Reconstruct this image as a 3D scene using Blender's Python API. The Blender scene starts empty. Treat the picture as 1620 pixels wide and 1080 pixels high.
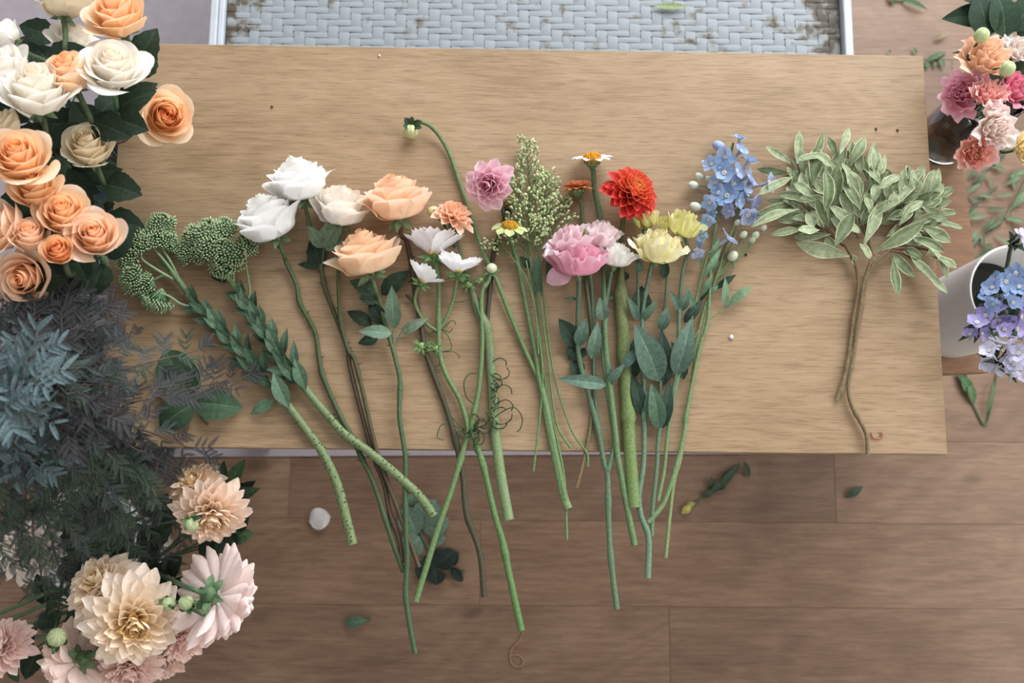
import bpy, math, random
import numpy as np
from mathutils import Vector, Matrix

C = bpy.context.scene.collection
R = math.radians

# ------------------------------------------------------------------ camera, world, light, exposure
FPX = 1575.0                                   # focal length in pixels of a 1620 px wide frame (35 mm lens)
CAM = Vector((-0.0413, -0.3715, 2.1565))
ax_, ay_, az_ = 0.1597, -0.0176, 0.0085
ROT = Matrix.Rotation(az_, 3, 'Z') @ Matrix.Rotation(ay_, 3, 'Y') @ Matrix.Rotation(ax_, 3, 'X')
cd = bpy.data.cameras.new('camera'); cam = bpy.data.objects.new('camera', cd); C.objects.link(cam)
cd.sensor_width = 36.0; cd.lens = 35.0
cam.matrix_world = Matrix.Translation(CAM) @ ROT.to_4x4()
cd.dof.use_dof = True; cd.dof.focus_distance = 1.39; cd.dof.aperture_fstop = 4.5
cd.clip_start = 0.05
sc = bpy.context.scene
sc.camera = cam
sc.view_settings.view_transform = 'Standard'; sc.view_settings.look = 'None'
sc.view_settings.gamma = 1.0; sc.view_settings.use_curve_mapping = False
sc.view_settings.exposure = 0.30

w = bpy.data.worlds.new('room_light'); sc.world = w; w.use_nodes = True
bg = w.node_tree.nodes['Background']
bg.inputs['Color'].default_value = (1.0, 0.965, 0.92, 1); bg.inputs['Strength'].default_value = 0.50

def area(name, loc, aim, sx, sy, power, col):
    l = bpy.data.lights.new(name, 'AREA'); l.shape = 'RECTANGLE'; l.size = sx; l.size_y = sy
    l.energy = power; l.color = col
    o = bpy.data.objects.new(name, l); C.objects.link(o); o.location = loc
    o.rotation_euler = (Vector(aim) - Vector(loc)).to_track_quat('-Z', 'Y').to_euler()
    return o
area('window_daylight', (1.3, 3.0, 2.6), (0.1, 0.0, 0.6), 3.2, 2.6, 210, (0.94, 0.97, 1.0))
area('side_window_daylight', (3.0, -0.3, 2.4), (0.1, -0.1, 0.6), 2.0, 1.6, 44, (1.0, 0.97, 0.93))

TZ = 0.75                                      # table top height

def P(u, v, z=TZ):
    d = ROT @ Vector(((u - 810) / FPX, -(v - 540) / FPX, -1.0))
    return CAM + d * ((z - CAM.z) / d.z)
def mpp(z):                                    # metres per photograph pixel at height z
    return (CAM.z - z) / FPX

# ------------------------------------------------------------------ colour and materials
def lin(c):
    return tuple(((x / 255) / 12.92 if x / 255 <= .04045 else ((x / 255 + .055) / 1.055) ** 2.4) for x in c[:3])
def mix(a, b, t):
    t = max(0.0, min(1.0, t))
    return tuple(x + (y - x) * t for x, y in zip(a, b))

def nodes(name):
    m = bpy.data.materials.new(name); m.use_nodes = True
    nt = m.node_tree; b = nt.nodes['Principled BSDF']
    return m, nt, b, nt.nodes.new, nt.links.new
def organic(name, rough=.5, spec=.35, trans=.2, nscale=400, namp=.12, bump=.15, stretch=(1, 1, 1), sat=1.0, val=1.0):
    """surface that reads its own local colour from the mesh and adds fine mottling and relief"""
    m, nt, b, N, L = nodes(name)
    a = N('ShaderNodeAttribute'); a.attribute_name = 'Col'
    tc = N('ShaderNodeTexCoord'); mp = N('ShaderNodeMapping'); mp.inputs['Scale'].default_value = stretch
    L(tc.outputs['Object'], mp.inputs['Vector'])
    n = N('ShaderNodeTexNoise'); n.inputs['Scale'].default_value = nscale; n.inputs['Detail'].default_value = 3
    L(mp.outputs['Vector'], n.inputs['Vector'])
    mr = N('ShaderNodeMapRange'); mr.inputs['From Min'].default_value = .3; mr.inputs['From Max'].default_value = .7
    mr.inputs['To Min'].default_value = 1 - namp; mr.inputs['To Max'].default_value = 1 + namp * .6
    L(n.outputs['Fac'], mr.inputs['Value'])
    mx = N('ShaderNodeVectorMath'); mx.operation = 'SCALE'
    hs = N('ShaderNodeHueSaturation'); hs.inputs['Saturation'].default_value = sat; hs.inputs['Value'].default_value = val; L(a.outputs['Color'], hs.inputs['Color'])
    L(hs.outputs['Color'], mx.inputs[0]); L(mr.outputs['Result'], mx.inputs['Scale'])
    L(mx.outputs['Vector'], b.inputs['Base Color'])
    b.inputs['Roughness'].default_value = rough; b.inputs['Specular IOR Level'].default_value = spec
    bp = N('ShaderNodeBump'); bp.inputs['Strength'].default_value = bump; bp.inputs['Distance'].default_value = .001
    L(n.outputs['Fac'], bp.inputs['Height']); L(bp.outputs['Normal'], b.inputs['Normal'])
    if trans > 0:
        t = N('ShaderNodeBsdfTranslucent'); L(mx.outputs['Vector'], t.inputs['Color'])
        s = N('ShaderNodeMixShader'); s.inputs['Fac'].default_value = trans
        L(b.outputs['BSDF'], s.inputs[1]); L(t.outputs['BSDF'], s.inputs[2])
        L(s.outputs['Shader'], nt.nodes['Material Output'].inputs['Surface'])
    return m
M_PETAL = organic('rose_petal', .6, .2, .42, 120, .05, .08)
M_RUFFLE = organic('ruffled_petal', .65, .2, .3, 160, .06, .12)
M_DAHLIA = organic('dahlia_petal', .55, .25, .25, 200, .08, .1)
M_COSMOS = organic('cosmos_petal', .6, .2, .45, 200, .04, .1)
M_DELPH = organic('delphinium_petal', .55, .3, .3, 250, .15, .1)
M_LEAF = organic('leaf_blade', .6, .13, .12, 180, .25, .3, sat=.86, val=.92)
M_SILVER = organic('acacia_leaflet', .75, .15, .08, 300, .2, .1, val=.8)
M_STEM = organic('green_stem', .5, .3, .0, 260, .25, .25, sat=.88, val=.61)
M_WOODY = organic('woody_twig', .75, .2, .0, 300, .3, .4)
M_BUD = organic('bud', .6, .25, .1, 300, .12, .15, sat=.85)
M_DISC = organic('flower_disc', .8, .1, .0, 900, .35, .5)

def wood(name, light, mid, dark, gx, gy, rough, ring=.5, plank=False, pore=.5):
    m, nt, b, N, L = nodes(name)
    tc = N('ShaderNodeTexCoord')
    src = tc.outputs['Object']
    if plank:
        oi = N('ShaderNodeObjectInfo'); vm = N('ShaderNodeVectorMath'); vm.operation = 'SCALE'
        cb = N('ShaderNodeCombineXYZ'); L(oi.outputs['Random'], cb.inputs[0]); L(oi.outputs['Random'], cb.inputs[1])
        L(cb.outputs[0], vm.inputs[0]); vm.inputs['Scale'].default_value = 37.0
        ad = N('ShaderNodeVectorMath'); ad.operation = 'ADD'; L(src, ad.inputs[0]); L(vm.outputs[0], ad.inputs[1]); src = ad.outputs[0]
    def noise(sx, sy, scale, detail, rough_=.55, dist=0):
        mp = N('ShaderNodeMapping'); mp.inputs['Scale'].default_value = (sx, sy, 1); L(src, mp.inputs['Vector'])
        n = N('ShaderNodeTexNoise'); n.inputs['Scale'].default_value = scale; n.inputs['Detail'].default_value = detail
        n.inputs['Roughness'].default_value = rough_; n.inputs['Distortion'].default_value = dist
        L(mp.outputs[0], n.inputs['Vector']); return n.outputs['Fac']
    broad = noise(gx, gy * .25, 1, 4)
    fine = noise(gx * 3, gy * 4, 1, 6, .7)
    pores = noise(gx * 7, gy * 13, 1, 3)
    # growth rings: contour lines of a broad stretched noise
    ringn = noise(gx * .55, gy * .13, 1, 1.0, .4, .3)
    ml = N('ShaderNodeMath'); ml.operation = 'MULTIPLY'; L(ringn, ml.inputs[0]); ml.inputs[1].default_value = 90
    sn = N('ShaderNodeMath'); sn.operation = 'SINE'; L(ml.outputs[0], sn.inputs[0])
    sr = N('ShaderNodeMapRange'); sr.inputs['From Min'].default_value = -1; sr.inputs['To Min'].default_value = 0; sr.inputs['To Max'].default_value = 1
    L(sn.outputs[0], sr.inputs['Value'])
    cr = N('ShaderNodeValToRGB'); e = cr.color_ramp.elements
    e[0].position = .22; e[0].color = (*lin(dark), 1); e[1].position = .74; e[1].color = (*lin(light), 1)
    k = cr.color_ramp.elements.new(.5); k.color = (*lin(mid), 1)
    s1 = N('ShaderNodeMath'); s1.operation = 'MULTIPLY_ADD'; L(fine, s1.inputs[0]); s1.inputs[1].default_value = .55
    s0 = N('ShaderNodeMath'); s0.operation = 'MULTIPLY'; L(broad, s0.inputs[0]); s0.inputs[1].default_value = .45; L(s0.outputs[0], s1.inputs[2])
    s2 = N('ShaderNodeMath'); s2.operation = 'MULTIPLY_ADD'; L(sr.outputs[0], s2.inputs[0]); s2.inputs[1].default_value = .09 * ring; L(s1.outputs[0], s2.inputs[2])
    L(s2.outputs[0], cr.inputs['Fac'])
    pr = N('ShaderNodeMapRange'); pr.inputs['From Min'].default_value = .52; pr.inputs['From Max'].default_value = .66
    pr.inputs['To Min'].default_value = 0; pr.inputs['To Max'].default_value = pore; L(pores, pr.inputs['Value'])
    mx = N('ShaderNodeMixRGB'); L(pr.outputs[0], mx.inputs['Fac']); L(cr.outputs[0], mx.inputs[1]); mx.inputs[2].default_value = (*lin(dark), 1)
    # knots
    vo = N('ShaderNodeTexVoronoi'); mpv = N('ShaderNodeMapping'); mpv.inputs['Scale'].default_value = (gx * 1.1, gx * 2.2, 1); L(src, mpv.inputs['Vector'])
    vo.inputs['Scale'].default_value = 1.0; L(mpv.outputs[0], vo.inputs['Vector'])
    kr = N('ShaderNodeMapRange'); kr.inputs['From Min'].default_value = .04; kr.inputs['From Max'].default_value = .12
    kr.inputs['To Min'].default_value = .75; kr.inputs['To Max'].default_value = 0; L(vo.outputs['Distance'], kr.inputs['Value'])
    kn = N('ShaderNodeMath'); kn.operation = 'MULTIPLY'; L(kr.outputs[0], kn.inputs[0]); L(fine, kn.inputs[1])
    mk = N('ShaderNodeMixRGB'); L(kn.outputs[0], mk.inputs['Fac']); L(mx.outputs[0], mk.inputs[1]); mk.inputs[2].default_value = (*[x * .35 for x in lin(dark)], 1)
    out = mk.outputs[0]
    if plank:
        hv = N('ShaderNodeHueSaturation'); vr = N('ShaderNodeMapRange'); vr.inputs['To Min'].default_value = 0; vr.inputs['To Max'].default_value = 1
        L(oi.outputs['Color'], vr.inputs['Value']); L(vr.outputs[0], hv.inputs['Value']); L(out, hv.inputs['Color']); out = hv.outputs[0]
    L(out, b.inputs['Base Color'])
    b.inputs['Roughness'].default_value = rough; b.inputs['Specular IOR Level'].default_value = .4
    bp = N('ShaderNodeBump'); bp.inputs['Strength'].default_value = .25; bp.inputs['Distance'].default_value = .0006
    L(pores, bp.inputs['Height']); L(bp.outputs[0], b.inputs['Normal'])
    return m
M_TABLE = wood('oak_table_top', (172, 148, 120), (154, 129, 100), (102, 80, 58), 4.5, 44, .40, ring=.5, pore=.42)
M_FLOOR = wood('oak_floor_plank', (145, 118, 97), (118, 92, 73), (74, 55, 41), 3.2, 26, .45, ring=.5, plank=True, pore=.3)
M_STOOL = wood('brown_bench_wood', (150, 112, 80), (126, 92, 66), (90, 62, 42), 4.0, 40, .5, ring=.7)

def plain(name, col, rough=.5, spec=.4, nscale=60, namp=.08, metal=0):
    m, nt, b, N, L = nodes(name)
    tc = N('ShaderNodeTexCoord'); n = N('ShaderNodeTexNoise'); n.inputs['Scale'].default_value = nscale; n.inputs['Detail'].default_value = 4
    L(tc.outputs['Object'], n.inputs['Vector'])
    cr = N('ShaderNodeValToRGB'); c = lin(col)
    cr.color_ramp.elements[0].position = .3; cr.color_ramp.elements[0].color = (*[x * (1 - namp) for x in c], 1)
    cr.color_ramp.elements[1].position = .7; cr.color_ramp.elements[1].color = (*[min(1, x * (1 + namp)) for x in c], 1)
    L(n.outputs['Fac'], cr.inputs['Fac']); L(cr.outputs[0], b.inputs['Base Color'])
    b.inputs['Roughness'].default_value = rough; b.inputs['Specular IOR Level'].default_value = spec; b.inputs['Metallic'].default_value = metal
    return m
M_MAT = plain('grey_floor_mat', (152, 144, 150), .8, .2, 40, .06)
M_GAP = plain('dark_subfloor', (58, 46, 38), .9, .1)
M_METAL = plain('grey_painted_metal', (120, 120, 124), .45, .5)
M_FRAMEW = plain('white_painted_frame', (186, 192, 200), .5, .4, 25, .1)
M_CERAMIC = plain('white_ceramic', (226, 224, 222), .45, .5, 18, .03)
M_BLUEP = plain('pale_blue_plastic', (140, 185, 226), .4, .5, 10, .03)
M_DARKP = plain('dark_grey_plastic', (48, 50, 54), .5, .4)
M_WHITEP = plain('white_plastic', (232, 232, 234), .45, .4, 10, .03)
M_WATER = plain('dark_water', (38, 46, 38), .1, .5)
def strip_material():
    m, nt, b, N, L = nodes('chipped_white_cane')
    tc = N('ShaderNodeTexCoord'); a = N('ShaderNodeAttribute'); a.attribute_name = 'Col'
    def noi(s, d, sc_):
        mp = N('ShaderNodeMapping'); mp.inputs['Scale'].default_value = sc_; L(tc.outputs['Object'], mp.inputs['Vector'])
        n = N('ShaderNodeTexNoise'); n.inputs['Scale'].default_value = s; n.inputs['Detail'].default_value = d; L(mp.outputs[0], n.inputs['Vector']); return n.outputs['Fac']
    n1 = noi(34, 6, (1, 1, 1)); n2 = noi(7, 3, (1, 1, 1))
    ad = N('ShaderNodeMath'); ad.operation = 'MULTIPLY_ADD'; L(n2, ad.inputs[0]); ad.inputs[1].default_value = .5; L(n1, ad.inputs[2])
    sp = N('ShaderNodeSeparateColor'); L(a.outputs['Color'], sp.inputs[0])
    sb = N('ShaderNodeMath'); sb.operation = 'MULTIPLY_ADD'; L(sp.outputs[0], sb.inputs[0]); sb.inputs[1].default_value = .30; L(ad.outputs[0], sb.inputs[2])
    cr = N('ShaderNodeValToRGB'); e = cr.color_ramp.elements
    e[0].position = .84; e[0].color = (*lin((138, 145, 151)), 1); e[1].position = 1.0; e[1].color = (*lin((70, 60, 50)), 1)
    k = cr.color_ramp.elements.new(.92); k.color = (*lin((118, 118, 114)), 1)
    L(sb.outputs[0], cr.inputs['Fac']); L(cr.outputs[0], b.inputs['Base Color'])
    b.inputs['Roughness'].default_value = .6
    bp = N('ShaderNodeBump'); bp.inputs['Strength'].default_value = .3; bp.inputs['Distance'].default_value = .001
    L(n1, bp.inputs['Height']); L(bp.outputs[0], b.inputs['Normal'])
    return m
M_CANE = strip_material()
def glass_material():
    m, nt, b, N, L = nodes('clear_glass')
    b.inputs['Base Color'].default_value = (.9, .96, .95, 1); b.inputs['Roughness'].default_value = .02
    b.inputs['Transmission Weight'].default_value = 1.0; b.inputs['IOR'].default_value = 1.45
    n = N('ShaderNodeTexNoise'); n.inputs['Scale'].default_value = 12
    bp = N('ShaderNodeBump'); bp.inputs['Strength'].default_value = .003; L(n.outputs['Fac'], bp.inputs['Height']); L(bp.outputs[0], b.inputs['Normal'])
    return m
M_GLASS = glass_material()

# ------------------------------------------------------------------ mesh helpers
class MB:
    def __init__(s): s.v = []; s.f = []; s.c = []
    def grid(s, pts, cols, close_u=False):
        o = len(s.v); nv = len(pts); nu = len(pts[0])
        for r, cr in zip(pts, cols):
            for p, c in zip(r, cr): s.v.append(tuple(p)); s.c.append(c)
        for j in range(nv - 1):
            for i in range(nu if close_u else nu - 1):
                i2 = (i + 1) % nu
                s.f.append((o + j * nu + i, o + j * nu + i2, o + (j + 1) * nu + i2, o + (j + 1) * nu + i))
    def fan(s, ring, cen, col):
        o = len(s.v)
        for p in ring: s.v.append(tuple(p)); s.c.append(col)
        s.v.append(tuple(cen)); s.c.append(col); k = len(ring)
        for i in range(k): s.f.append((o + i, o + (i + 1) % k, o + k))
    def tube(s, path, rad, col, seg=8, cap=True, capcol=None):
        """path: Vectors; rad: number or list; col: colour or f(t)"""
        n = len(path); rings = []; cols = []
        up = Vector((0, 0, 1)); prev = None
        for i, p in enumerate(path):
            d = (path[min(i + 1, n - 1)] - path[max(i - 1, 0)])
            d = d.normalized() if d.length > 1e-9 else Vector((1, 0, 0))
            x = d.cross(up) if prev is None else prev - d * prev.dot(d)
            if x.length < 1e-5: x = d.cross(Vector((1, 0, 0)))
            x.normalize(); y = d.cross(x); prev = x
            r = rad if not isinstance(rad, (list, tuple)) else rad[i]
            rings.append([p + (x * math.cos(a) + y * math.sin(a)) * r for a in (2 * math.pi * k / seg for k in range(seg))])
            c = col(i / (n - 1)) if callable(col) else col
            cols.append([c] * seg)
        s.grid(rings, cols, True)
        if cap:
            s.fan(rings[0], path[0], cols[0][0]); s.fan(rings[-1], path[-1], capcol or cols[-1][0])
    def ball(s, c, rx, rz, axis, col, nu=8, nv=6, f=None):
        z = axis.normalized(); x = z.orthogonal().normalized(); y = z.cross(x)
        pts = []; cols = []
        for j in range(nv + 1):
            th = math.pi * j / nv; row = []; cr = []
            for i in range(nu):
                a = 2 * math.pi * i / nu
                k = f(i, j) if f else 1.0
                row.append(c + (x * math.cos(a) + y * math.sin(a)) * rx * math.sin(th) * k - z * rz * math.cos(th))
                cr.append(col(j / nv, i) if callable(col) else col)
            pts.append(row); cols.append(cr)
        s.grid(pts, cols, True)
    def box(s, lo, hi, col=(.5, .5, .5), bev=0):
        x0, y0, z0 = lo; x1, y1, z1 = hi; o = len(s.v)
        b = bev
        if b <= 0:
            for p in ((x0, y0, z0), (x1, y0, z0), (x1, y1, z0), (x0, y1, z0), (x0, y0, z1), (x1, y0, z1), (x1, y1, z1), (x0, y1, z1)):
                s.v.append(p); s.c.append(col)
            for f in ((0, 3, 2, 1), (4, 5, 6, 7), (0, 1, 5, 4), (1, 2, 6, 5), (2, 3, 7, 6), (3, 0, 4, 7)): s.f.append(tuple(o + k for k in f))
        else:                                   # top edges bevelled
            L4 = lambda i, z: [(x0 + i, y0 + i, z), (x1 - i, y0 + i, z), (x1 - i, y1 - i, z), (x0 + i, y1 - i, z)]
            rs = [L4(b, z0), L4(0, z0 + b), L4(0, z1 - b), L4(b, z1)]
            for r in rs:
                for p in r: s.v.append(p); s.c.append(col)
            for j in range(3):
                for i in range(4): s.f.append((o + j * 4 + i, o + j * 4 + (i + 1) % 4, o + (j + 1) * 4 + (i + 1) % 4, o + (j + 1) * 4 + i))
            s.f.append((o + 3, o + 2, o + 1, o)); s.f.append((o + 12, o + 13, o + 14, o + 15))
    def mesh(s, name, mat, smooth=True, off=None):
        me = bpy.data.meshes.new(name)
        V = np.array(s.v, dtype=float)
        if off is not None: V = V - np.array(off)
        me.from_pydata(V.tolist(), [], s.f)
        at = me.color_attributes.new('Col', 'FLOAT_COLOR', 'POINT')
        col = np.ones((len(s.v), 4), dtype=np.float32); col[:, :3] = np.array(s.c, dtype=np.float32)
        at.data.foreach_set('color', col.ravel())
        if smooth: me.polygons.foreach_set('use_smooth', [True] * len(me.polygons))
        me.materials.append(mat); me.update()
        return me

def smooth(pts, k=5):
    """Catmull-Rom through the points"""
    if len(pts) < 3: 
        return [pts[0].lerp(pts[-1], i / k) for i in range(k + 1)]
    out = []
    Q = [pts[0] * 2 - pts[1]] + list(pts) + [pts[-1] * 2 - pts[-2]]
    for i in range(1, len(Q) - 2):
        a, b, c, d = Q[i - 1:i + 3]
        for j in range(k):
            t = j / k
            out.append(.5 * ((2 * b) + (c - a) * t + (2 * a - 5 * b + 4 * c - d) * t * t + (3 * b - a - 3 * c + d) * t ** 3))
    out.append(pts[-1].copy())
    return out

class Thing:
    def __init__(s, name, label, cat, loc, group=None):
        s.loc = Vector(loc)
        o = bpy.data.objects.new(name, None); C.objects.link(o); o.location = s.loc
        o.empty_display_size = .02
        o['label'] = label; o['category'] = cat
        if group: o['group'] = group
        s.o = o; s.lies = abs(s.loc.z - TZ) < .03
    def part(s, name, mb, mat, parent=None, label=None, kind=None, smooth=True):
        if s.lies: mb.v = [(x, y, TZ + .0008 + (TZ - z) * .01) if (TZ - .08 < z < TZ + .0008 and abs(x) < .6 and abs(y) < .3) else (x, y, z) for x, y, z in mb.v]
        me = mb.mesh(name, mat, smooth, s.loc)
        o = bpy.data.objects.new(name, me); C.objects.link(o); o.parent = parent or s.o
        if label: o['label'] = label
        if kind: o['kind'] = kind
        return o
    def place(s, name, me, M, parent=None, label=None):
        """shared mesh data set at a world matrix"""
        o = bpy.data.objects.new(name, me); C.objects.link(o); o.parent = parent or s.o
        o.matrix_local = Matrix.Translation(-s.loc) @ M
        if label: o['label'] = label
        return o

def axis(azim, elev):
    a, e = R(azim), R(elev)
    return Vector((math.cos(a) * math.cos(e), math.sin(a) * math.cos(e), math.sin(e)))
def frame(origin, zdir, roll=0, scale=1.0):
    z = zdir.normalized(); x = z.orthogonal().normalized(); y = z.cross(x)
    c, s_ = math.cos(roll), math.sin(roll)
    X = x * c + y * s_; Y = z.cross(X)
    return Matrix.Translation(origin) @ Matrix((X, Y, z)).transposed().to_4x4() @ Matrix.Scale(scale, 4)
def jit(c, rnd, a=.06):
    k = 1 + rnd.uniform(-a, a); return tuple(min(1, x * k) for x in c)

# ------------------------------------------------------------------ leaves, stems
def leaf_mb(base, tip, wid, col, vein=None, margin=None, bend=.12, fold=.18, roll=0, shape='ovate', teeth=0, mb=None, side=None, wave=0, nl=9, edge=.82):
    """one leaf blade from base to tip (world points); wid = full width in metres"""
    mb = mb or MB()
    d = tip - base; Ln = d.length; dn = d.normalized()
    up = Vector((0, 0, 1)); s = dn.cross(up)
    if s.length < .05: s = dn.cross(Vector((0, 1, 0)))
    s.normalize(); s = Matrix.Rotation(roll, 3, dn) @ s; n = s.cross(dn)
    ph = (base.x * 91 + base.y * 57) % 6.28
    us = (-1, -edge, -edge + .05, -.4, 0, .4, edge - .05, edge, 1) if margin else (-1, -.82, -.4, -.07, 0, .07, .4, .82, 1); pts = []; cols = []
    vein = vein or tuple(min(.8, x * 1.7 + .012) for x in col)
    for j in range(nl + 1):
        v = j / nl
        if shape == 'ovate': wv = math.sin(math.pi * v ** .72) ** .85
        elif shape == 'round': wv = math.sin(math.pi * v ** .85) ** .6
        elif shape == 'lance': wv = math.sin(math.pi * v ** .9) ** 1.05
        elif shape == 'obl': wv = math.sin(math.pi * v ** 1.25) ** .8
        else: wv = math.sin(math.pi * v)
        wv = max(wv, .02 if v > .5 else .05)
        if teeth and 0 < j < nl: wv *= 1 + (.05 if j % 2 else -.05) * teeth
        c = base + d * v + n * (bend * Ln * math.sin(math.pi * v))
        row = []; cr = []
        for u in us:
            h = fold * abs(u) * wid * .5 * wv + wave * wid * math.sin(v * 11 + ph + u * 2) * abs(u)
            row.append(c + s * (u * wid * .5 * wv) + n * h)
            k = vein if u == 0 else (margin if (margin and abs(u) >= edge) else mix(col, vein, .06 * (1 - abs(u))))
            cr.append(k)
        pts.append(row); cols.append(cr)
    mb.grid(pts, cols); return mb

def px(path, h=0.004, z=TZ):
    out = []
    for q in path:
        hh = q[2] * .001 if len(q) > 2 else h
        out.append(P(q[0], q[1], z + hh))
    return out
def stem_mb(path, r0, r1, col0, col1=None, h=.004, z=TZ, nodes_at=(), seg=8, mb=None, k=5, capcol=None):
    """path in photograph pixels lying at height h; radii in pixels"""
    mb = mb or MB()
    pts = smooth(px(path, h, z), k); m = mpp(z); n = len(pts)
    col1 = col1 or col0
    rad = []
    for i in range(n):
        t = i / (n - 1); r = (r0 + (r1 - r0) * t) * m * .92
        for nd in nodes_at: r *= 1 + .35 * math.exp(-((t - nd) / .012) ** 2)
        rad.append(r)
    mb.tube(pts, rad, lambda t: mix(col0, col1, t), seg, True, capcol or mix(col1, (.75, .75, .5), .5))
    return mb

G_ROSE = lin((92, 112, 74)); G_BROWN = lin((88, 68, 52)); G_LIGHT = lin((128, 160, 112)); G_MID = lin((86, 126, 84))
G_DK = lin((44, 62, 46)); G_BLUE = lin((84, 116, 96)); G_LEAF = lin((66, 92, 68)); G_UNDER = lin((112, 134, 108)); G_PALE = lin((152, 178, 128))

# ------------------------------------------------------------------ blooms
def cup_bloom(n, core, opn, rnd, colf, ruffle=0, pointed=.0, spread=1.0, tall=1.0, teeth=0, nu=11, nv=10, gap=0):
    """petals wrapped round +Z, overall width about 1.  Returns (core MB, [petal MB])"""
    cm = MB(); pet = []
    for i in range(n):
        t = i / (n - 1)
        mb = cm if i < core else MB()
        ph0 = i * 2.39996 + rnd.uniform(-.2, .2)
        h = (.60 - .05 * t - .20 * opn * t ** 2.5) * tall * rnd.uniform(.95, 1.04)
        rb = .015 + .05 * t
        belly = .022 + .30 * t ** .75
        rim = .03 + t ** .95 * (.24 + .26 * opn * t) * rnd.uniform(.95, 1.06)
        half0 = (1.55 - .80 * t ** .5) * spread * rnd.uniform(.92, 1.08)
        curl = .15 * max(0, t - .3) * opn * rnd.uniform(.4, 1.3)
        rp = rnd.uniform(0, 6.28); kf = rnd.choice((6, 8, 9)); pt = rnd.uniform(.6, 1.3) * pointed
        pts = []; cols = []
        for j in range(nv + 1):
            vj = j / nv; row = []; cr = []
            for q in range(nu):
                u = -1 + 2 * q / (nu - 1)
                tip = 1 - (.03 + .25 * t * t) * abs(u) ** 2.6 - pt * t * .10 * (1 - (1 - abs(u)) ** 1.6)
                v = vj * tip
                if teeth and j == nv: v *= 1 - teeth * (q % 2) * .05
                sm = max(0, min(1, (v - .45) / .55)); sm = sm * sm * (3 - 2 * sm)
                r = rb + (belly - rb) * math.sin(min(v / .5, 1) * math.pi / 2) + (rim - belly) * sm
                z = h * (v ** (1 + .5 * t) if v < 1 else v)
                k = max(0, (v - .76) / .24)
                r += curl * k ** 1.5 * .7; z -= curl * k ** 2 * .8
                shp = .42 + .58 * math.sin(min(1, v * 1.3) * math.pi / 2)
                half = half0 * shp
                r *= 1 + .07 * u
                if ruffle:
                    am = ruffle * v ** 2 * (.3 + 1.2 * t)
                    r += am * math.sin(u * kf + rp) * .9; z += am * math.cos(u * (kf + 1.7) + rp * 2) * .7
                a = ph0 + u * half
                if t > .35: r += .05 * opn * abs(u) ** 3 * v; z -= .05 * opn * abs(u) ** 3 * v
                row.append(Vector((r * math.cos(a), r * math.sin(a), z)))
                cr.append(colf(t, v, u, rnd))
            pts.append(row); cols.append(cr)
        mb.grid(pts, cols)
        if i >= core: pet.append(mb)
    return norm_bloom(cm, pet)
def norm_bloom(core, pets):
    rs = sorted(max(math.hypot(v[0], v[1]) for v in m.v) for m in pets)[-8:]; r = 2 * sum(rs) / len(rs)
    for m in [core] + pets: m.v = [(v[0] / r, v[1] / r, v[2] / r) for v in m.v]
    return core, pets
def xform(mb, M):
    A = np.array(mb.v); A = A @ np.array(M.to_3x3()).T + np.array(M.translation); mb.v = A.tolist(); return mb

def strip_petal(L, W, col_b, col_t, cup=.35, curl=.25, tipw=.75, notch=0, rnd=random, point=.6, nv=6, twist=0, edge=None, teeth=0):
    """a single ray petal along +X, face up +Z, base at origin; returns MB"""
    mb = MB(); us = (-1, -.5, 0, .5, 1) if not teeth else (-1, -.67, -.33, 0, .33, .67, 1)
    pts = []; cols = []
    for j in range(nv + 1):
        v = j / nv
        w = W * (.28 + .72 * math.sin(min(1, v / tipw) * math.pi / 2))
        if v > tipw: w *= max(.03, (1 - ((v - tipw) / (1 - tipw)) ** (1.6 + point))) ** .55
        if teeth and v > tipw: w = W * (1 - .25 * (v - tipw) / (1 - tipw))
        row = []; cr = []
        for q, u in enumerate(us):
            x = L * v
            if teeth and j == nv: x += L * (.05 * teeth * (1 if q % 2 else -1)) - L * .10 * abs(u) ** 2
            z = cup * w * u * u * .5 + curl * L * v * v
            y = u * w * .5
            row.append(Vector((x, y, z)))
            c = mix(col_b, col_t, v)
            if edge: c = mix(c, edge, abs(u) ** 2 * .8)
            cr.append(c)
        pts.append(row); cols.append(cr)
    mb.grid(pts, cols); return mb

def rose_colours(inner, outer, rim):
    inner, outer, rim = lin(inner), lin(outer), lin(rim)
    def f(t, v, u, rnd):
        c = mix(inner, outer, t ** .8 * 1.05)
        return mix(c, rim, max(0, (v - .55) / .45) ** 1.5 * .75 * (.25 + .75 * t))
    return f
PEACH = rose_colours((255, 190, 110), (255, 228, 190), (255, 234, 216))
PEACHT = rose_colours((255, 208, 152), (255, 232, 202), (255, 236, 222))
PEACHP = rose_colours((255, 204, 150), (255, 230, 204), (255, 234, 222))
ORANGE = rose_colours((246, 168, 102), (250, 202, 152), (250, 212, 176))
CREAM = rose_colours((246, 228, 196), (248, 238, 216), (250, 244, 228))
WHITE = rose_colours((252, 238, 216), (252, 250, 244), (254, 253, 251))
PURE = rose_colours((250, 248, 242), (252, 252, 252), (254, 254, 254))
PURER = rose_colours((250, 248, 242), (252, 250, 246), (254, 236, 216))

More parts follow.
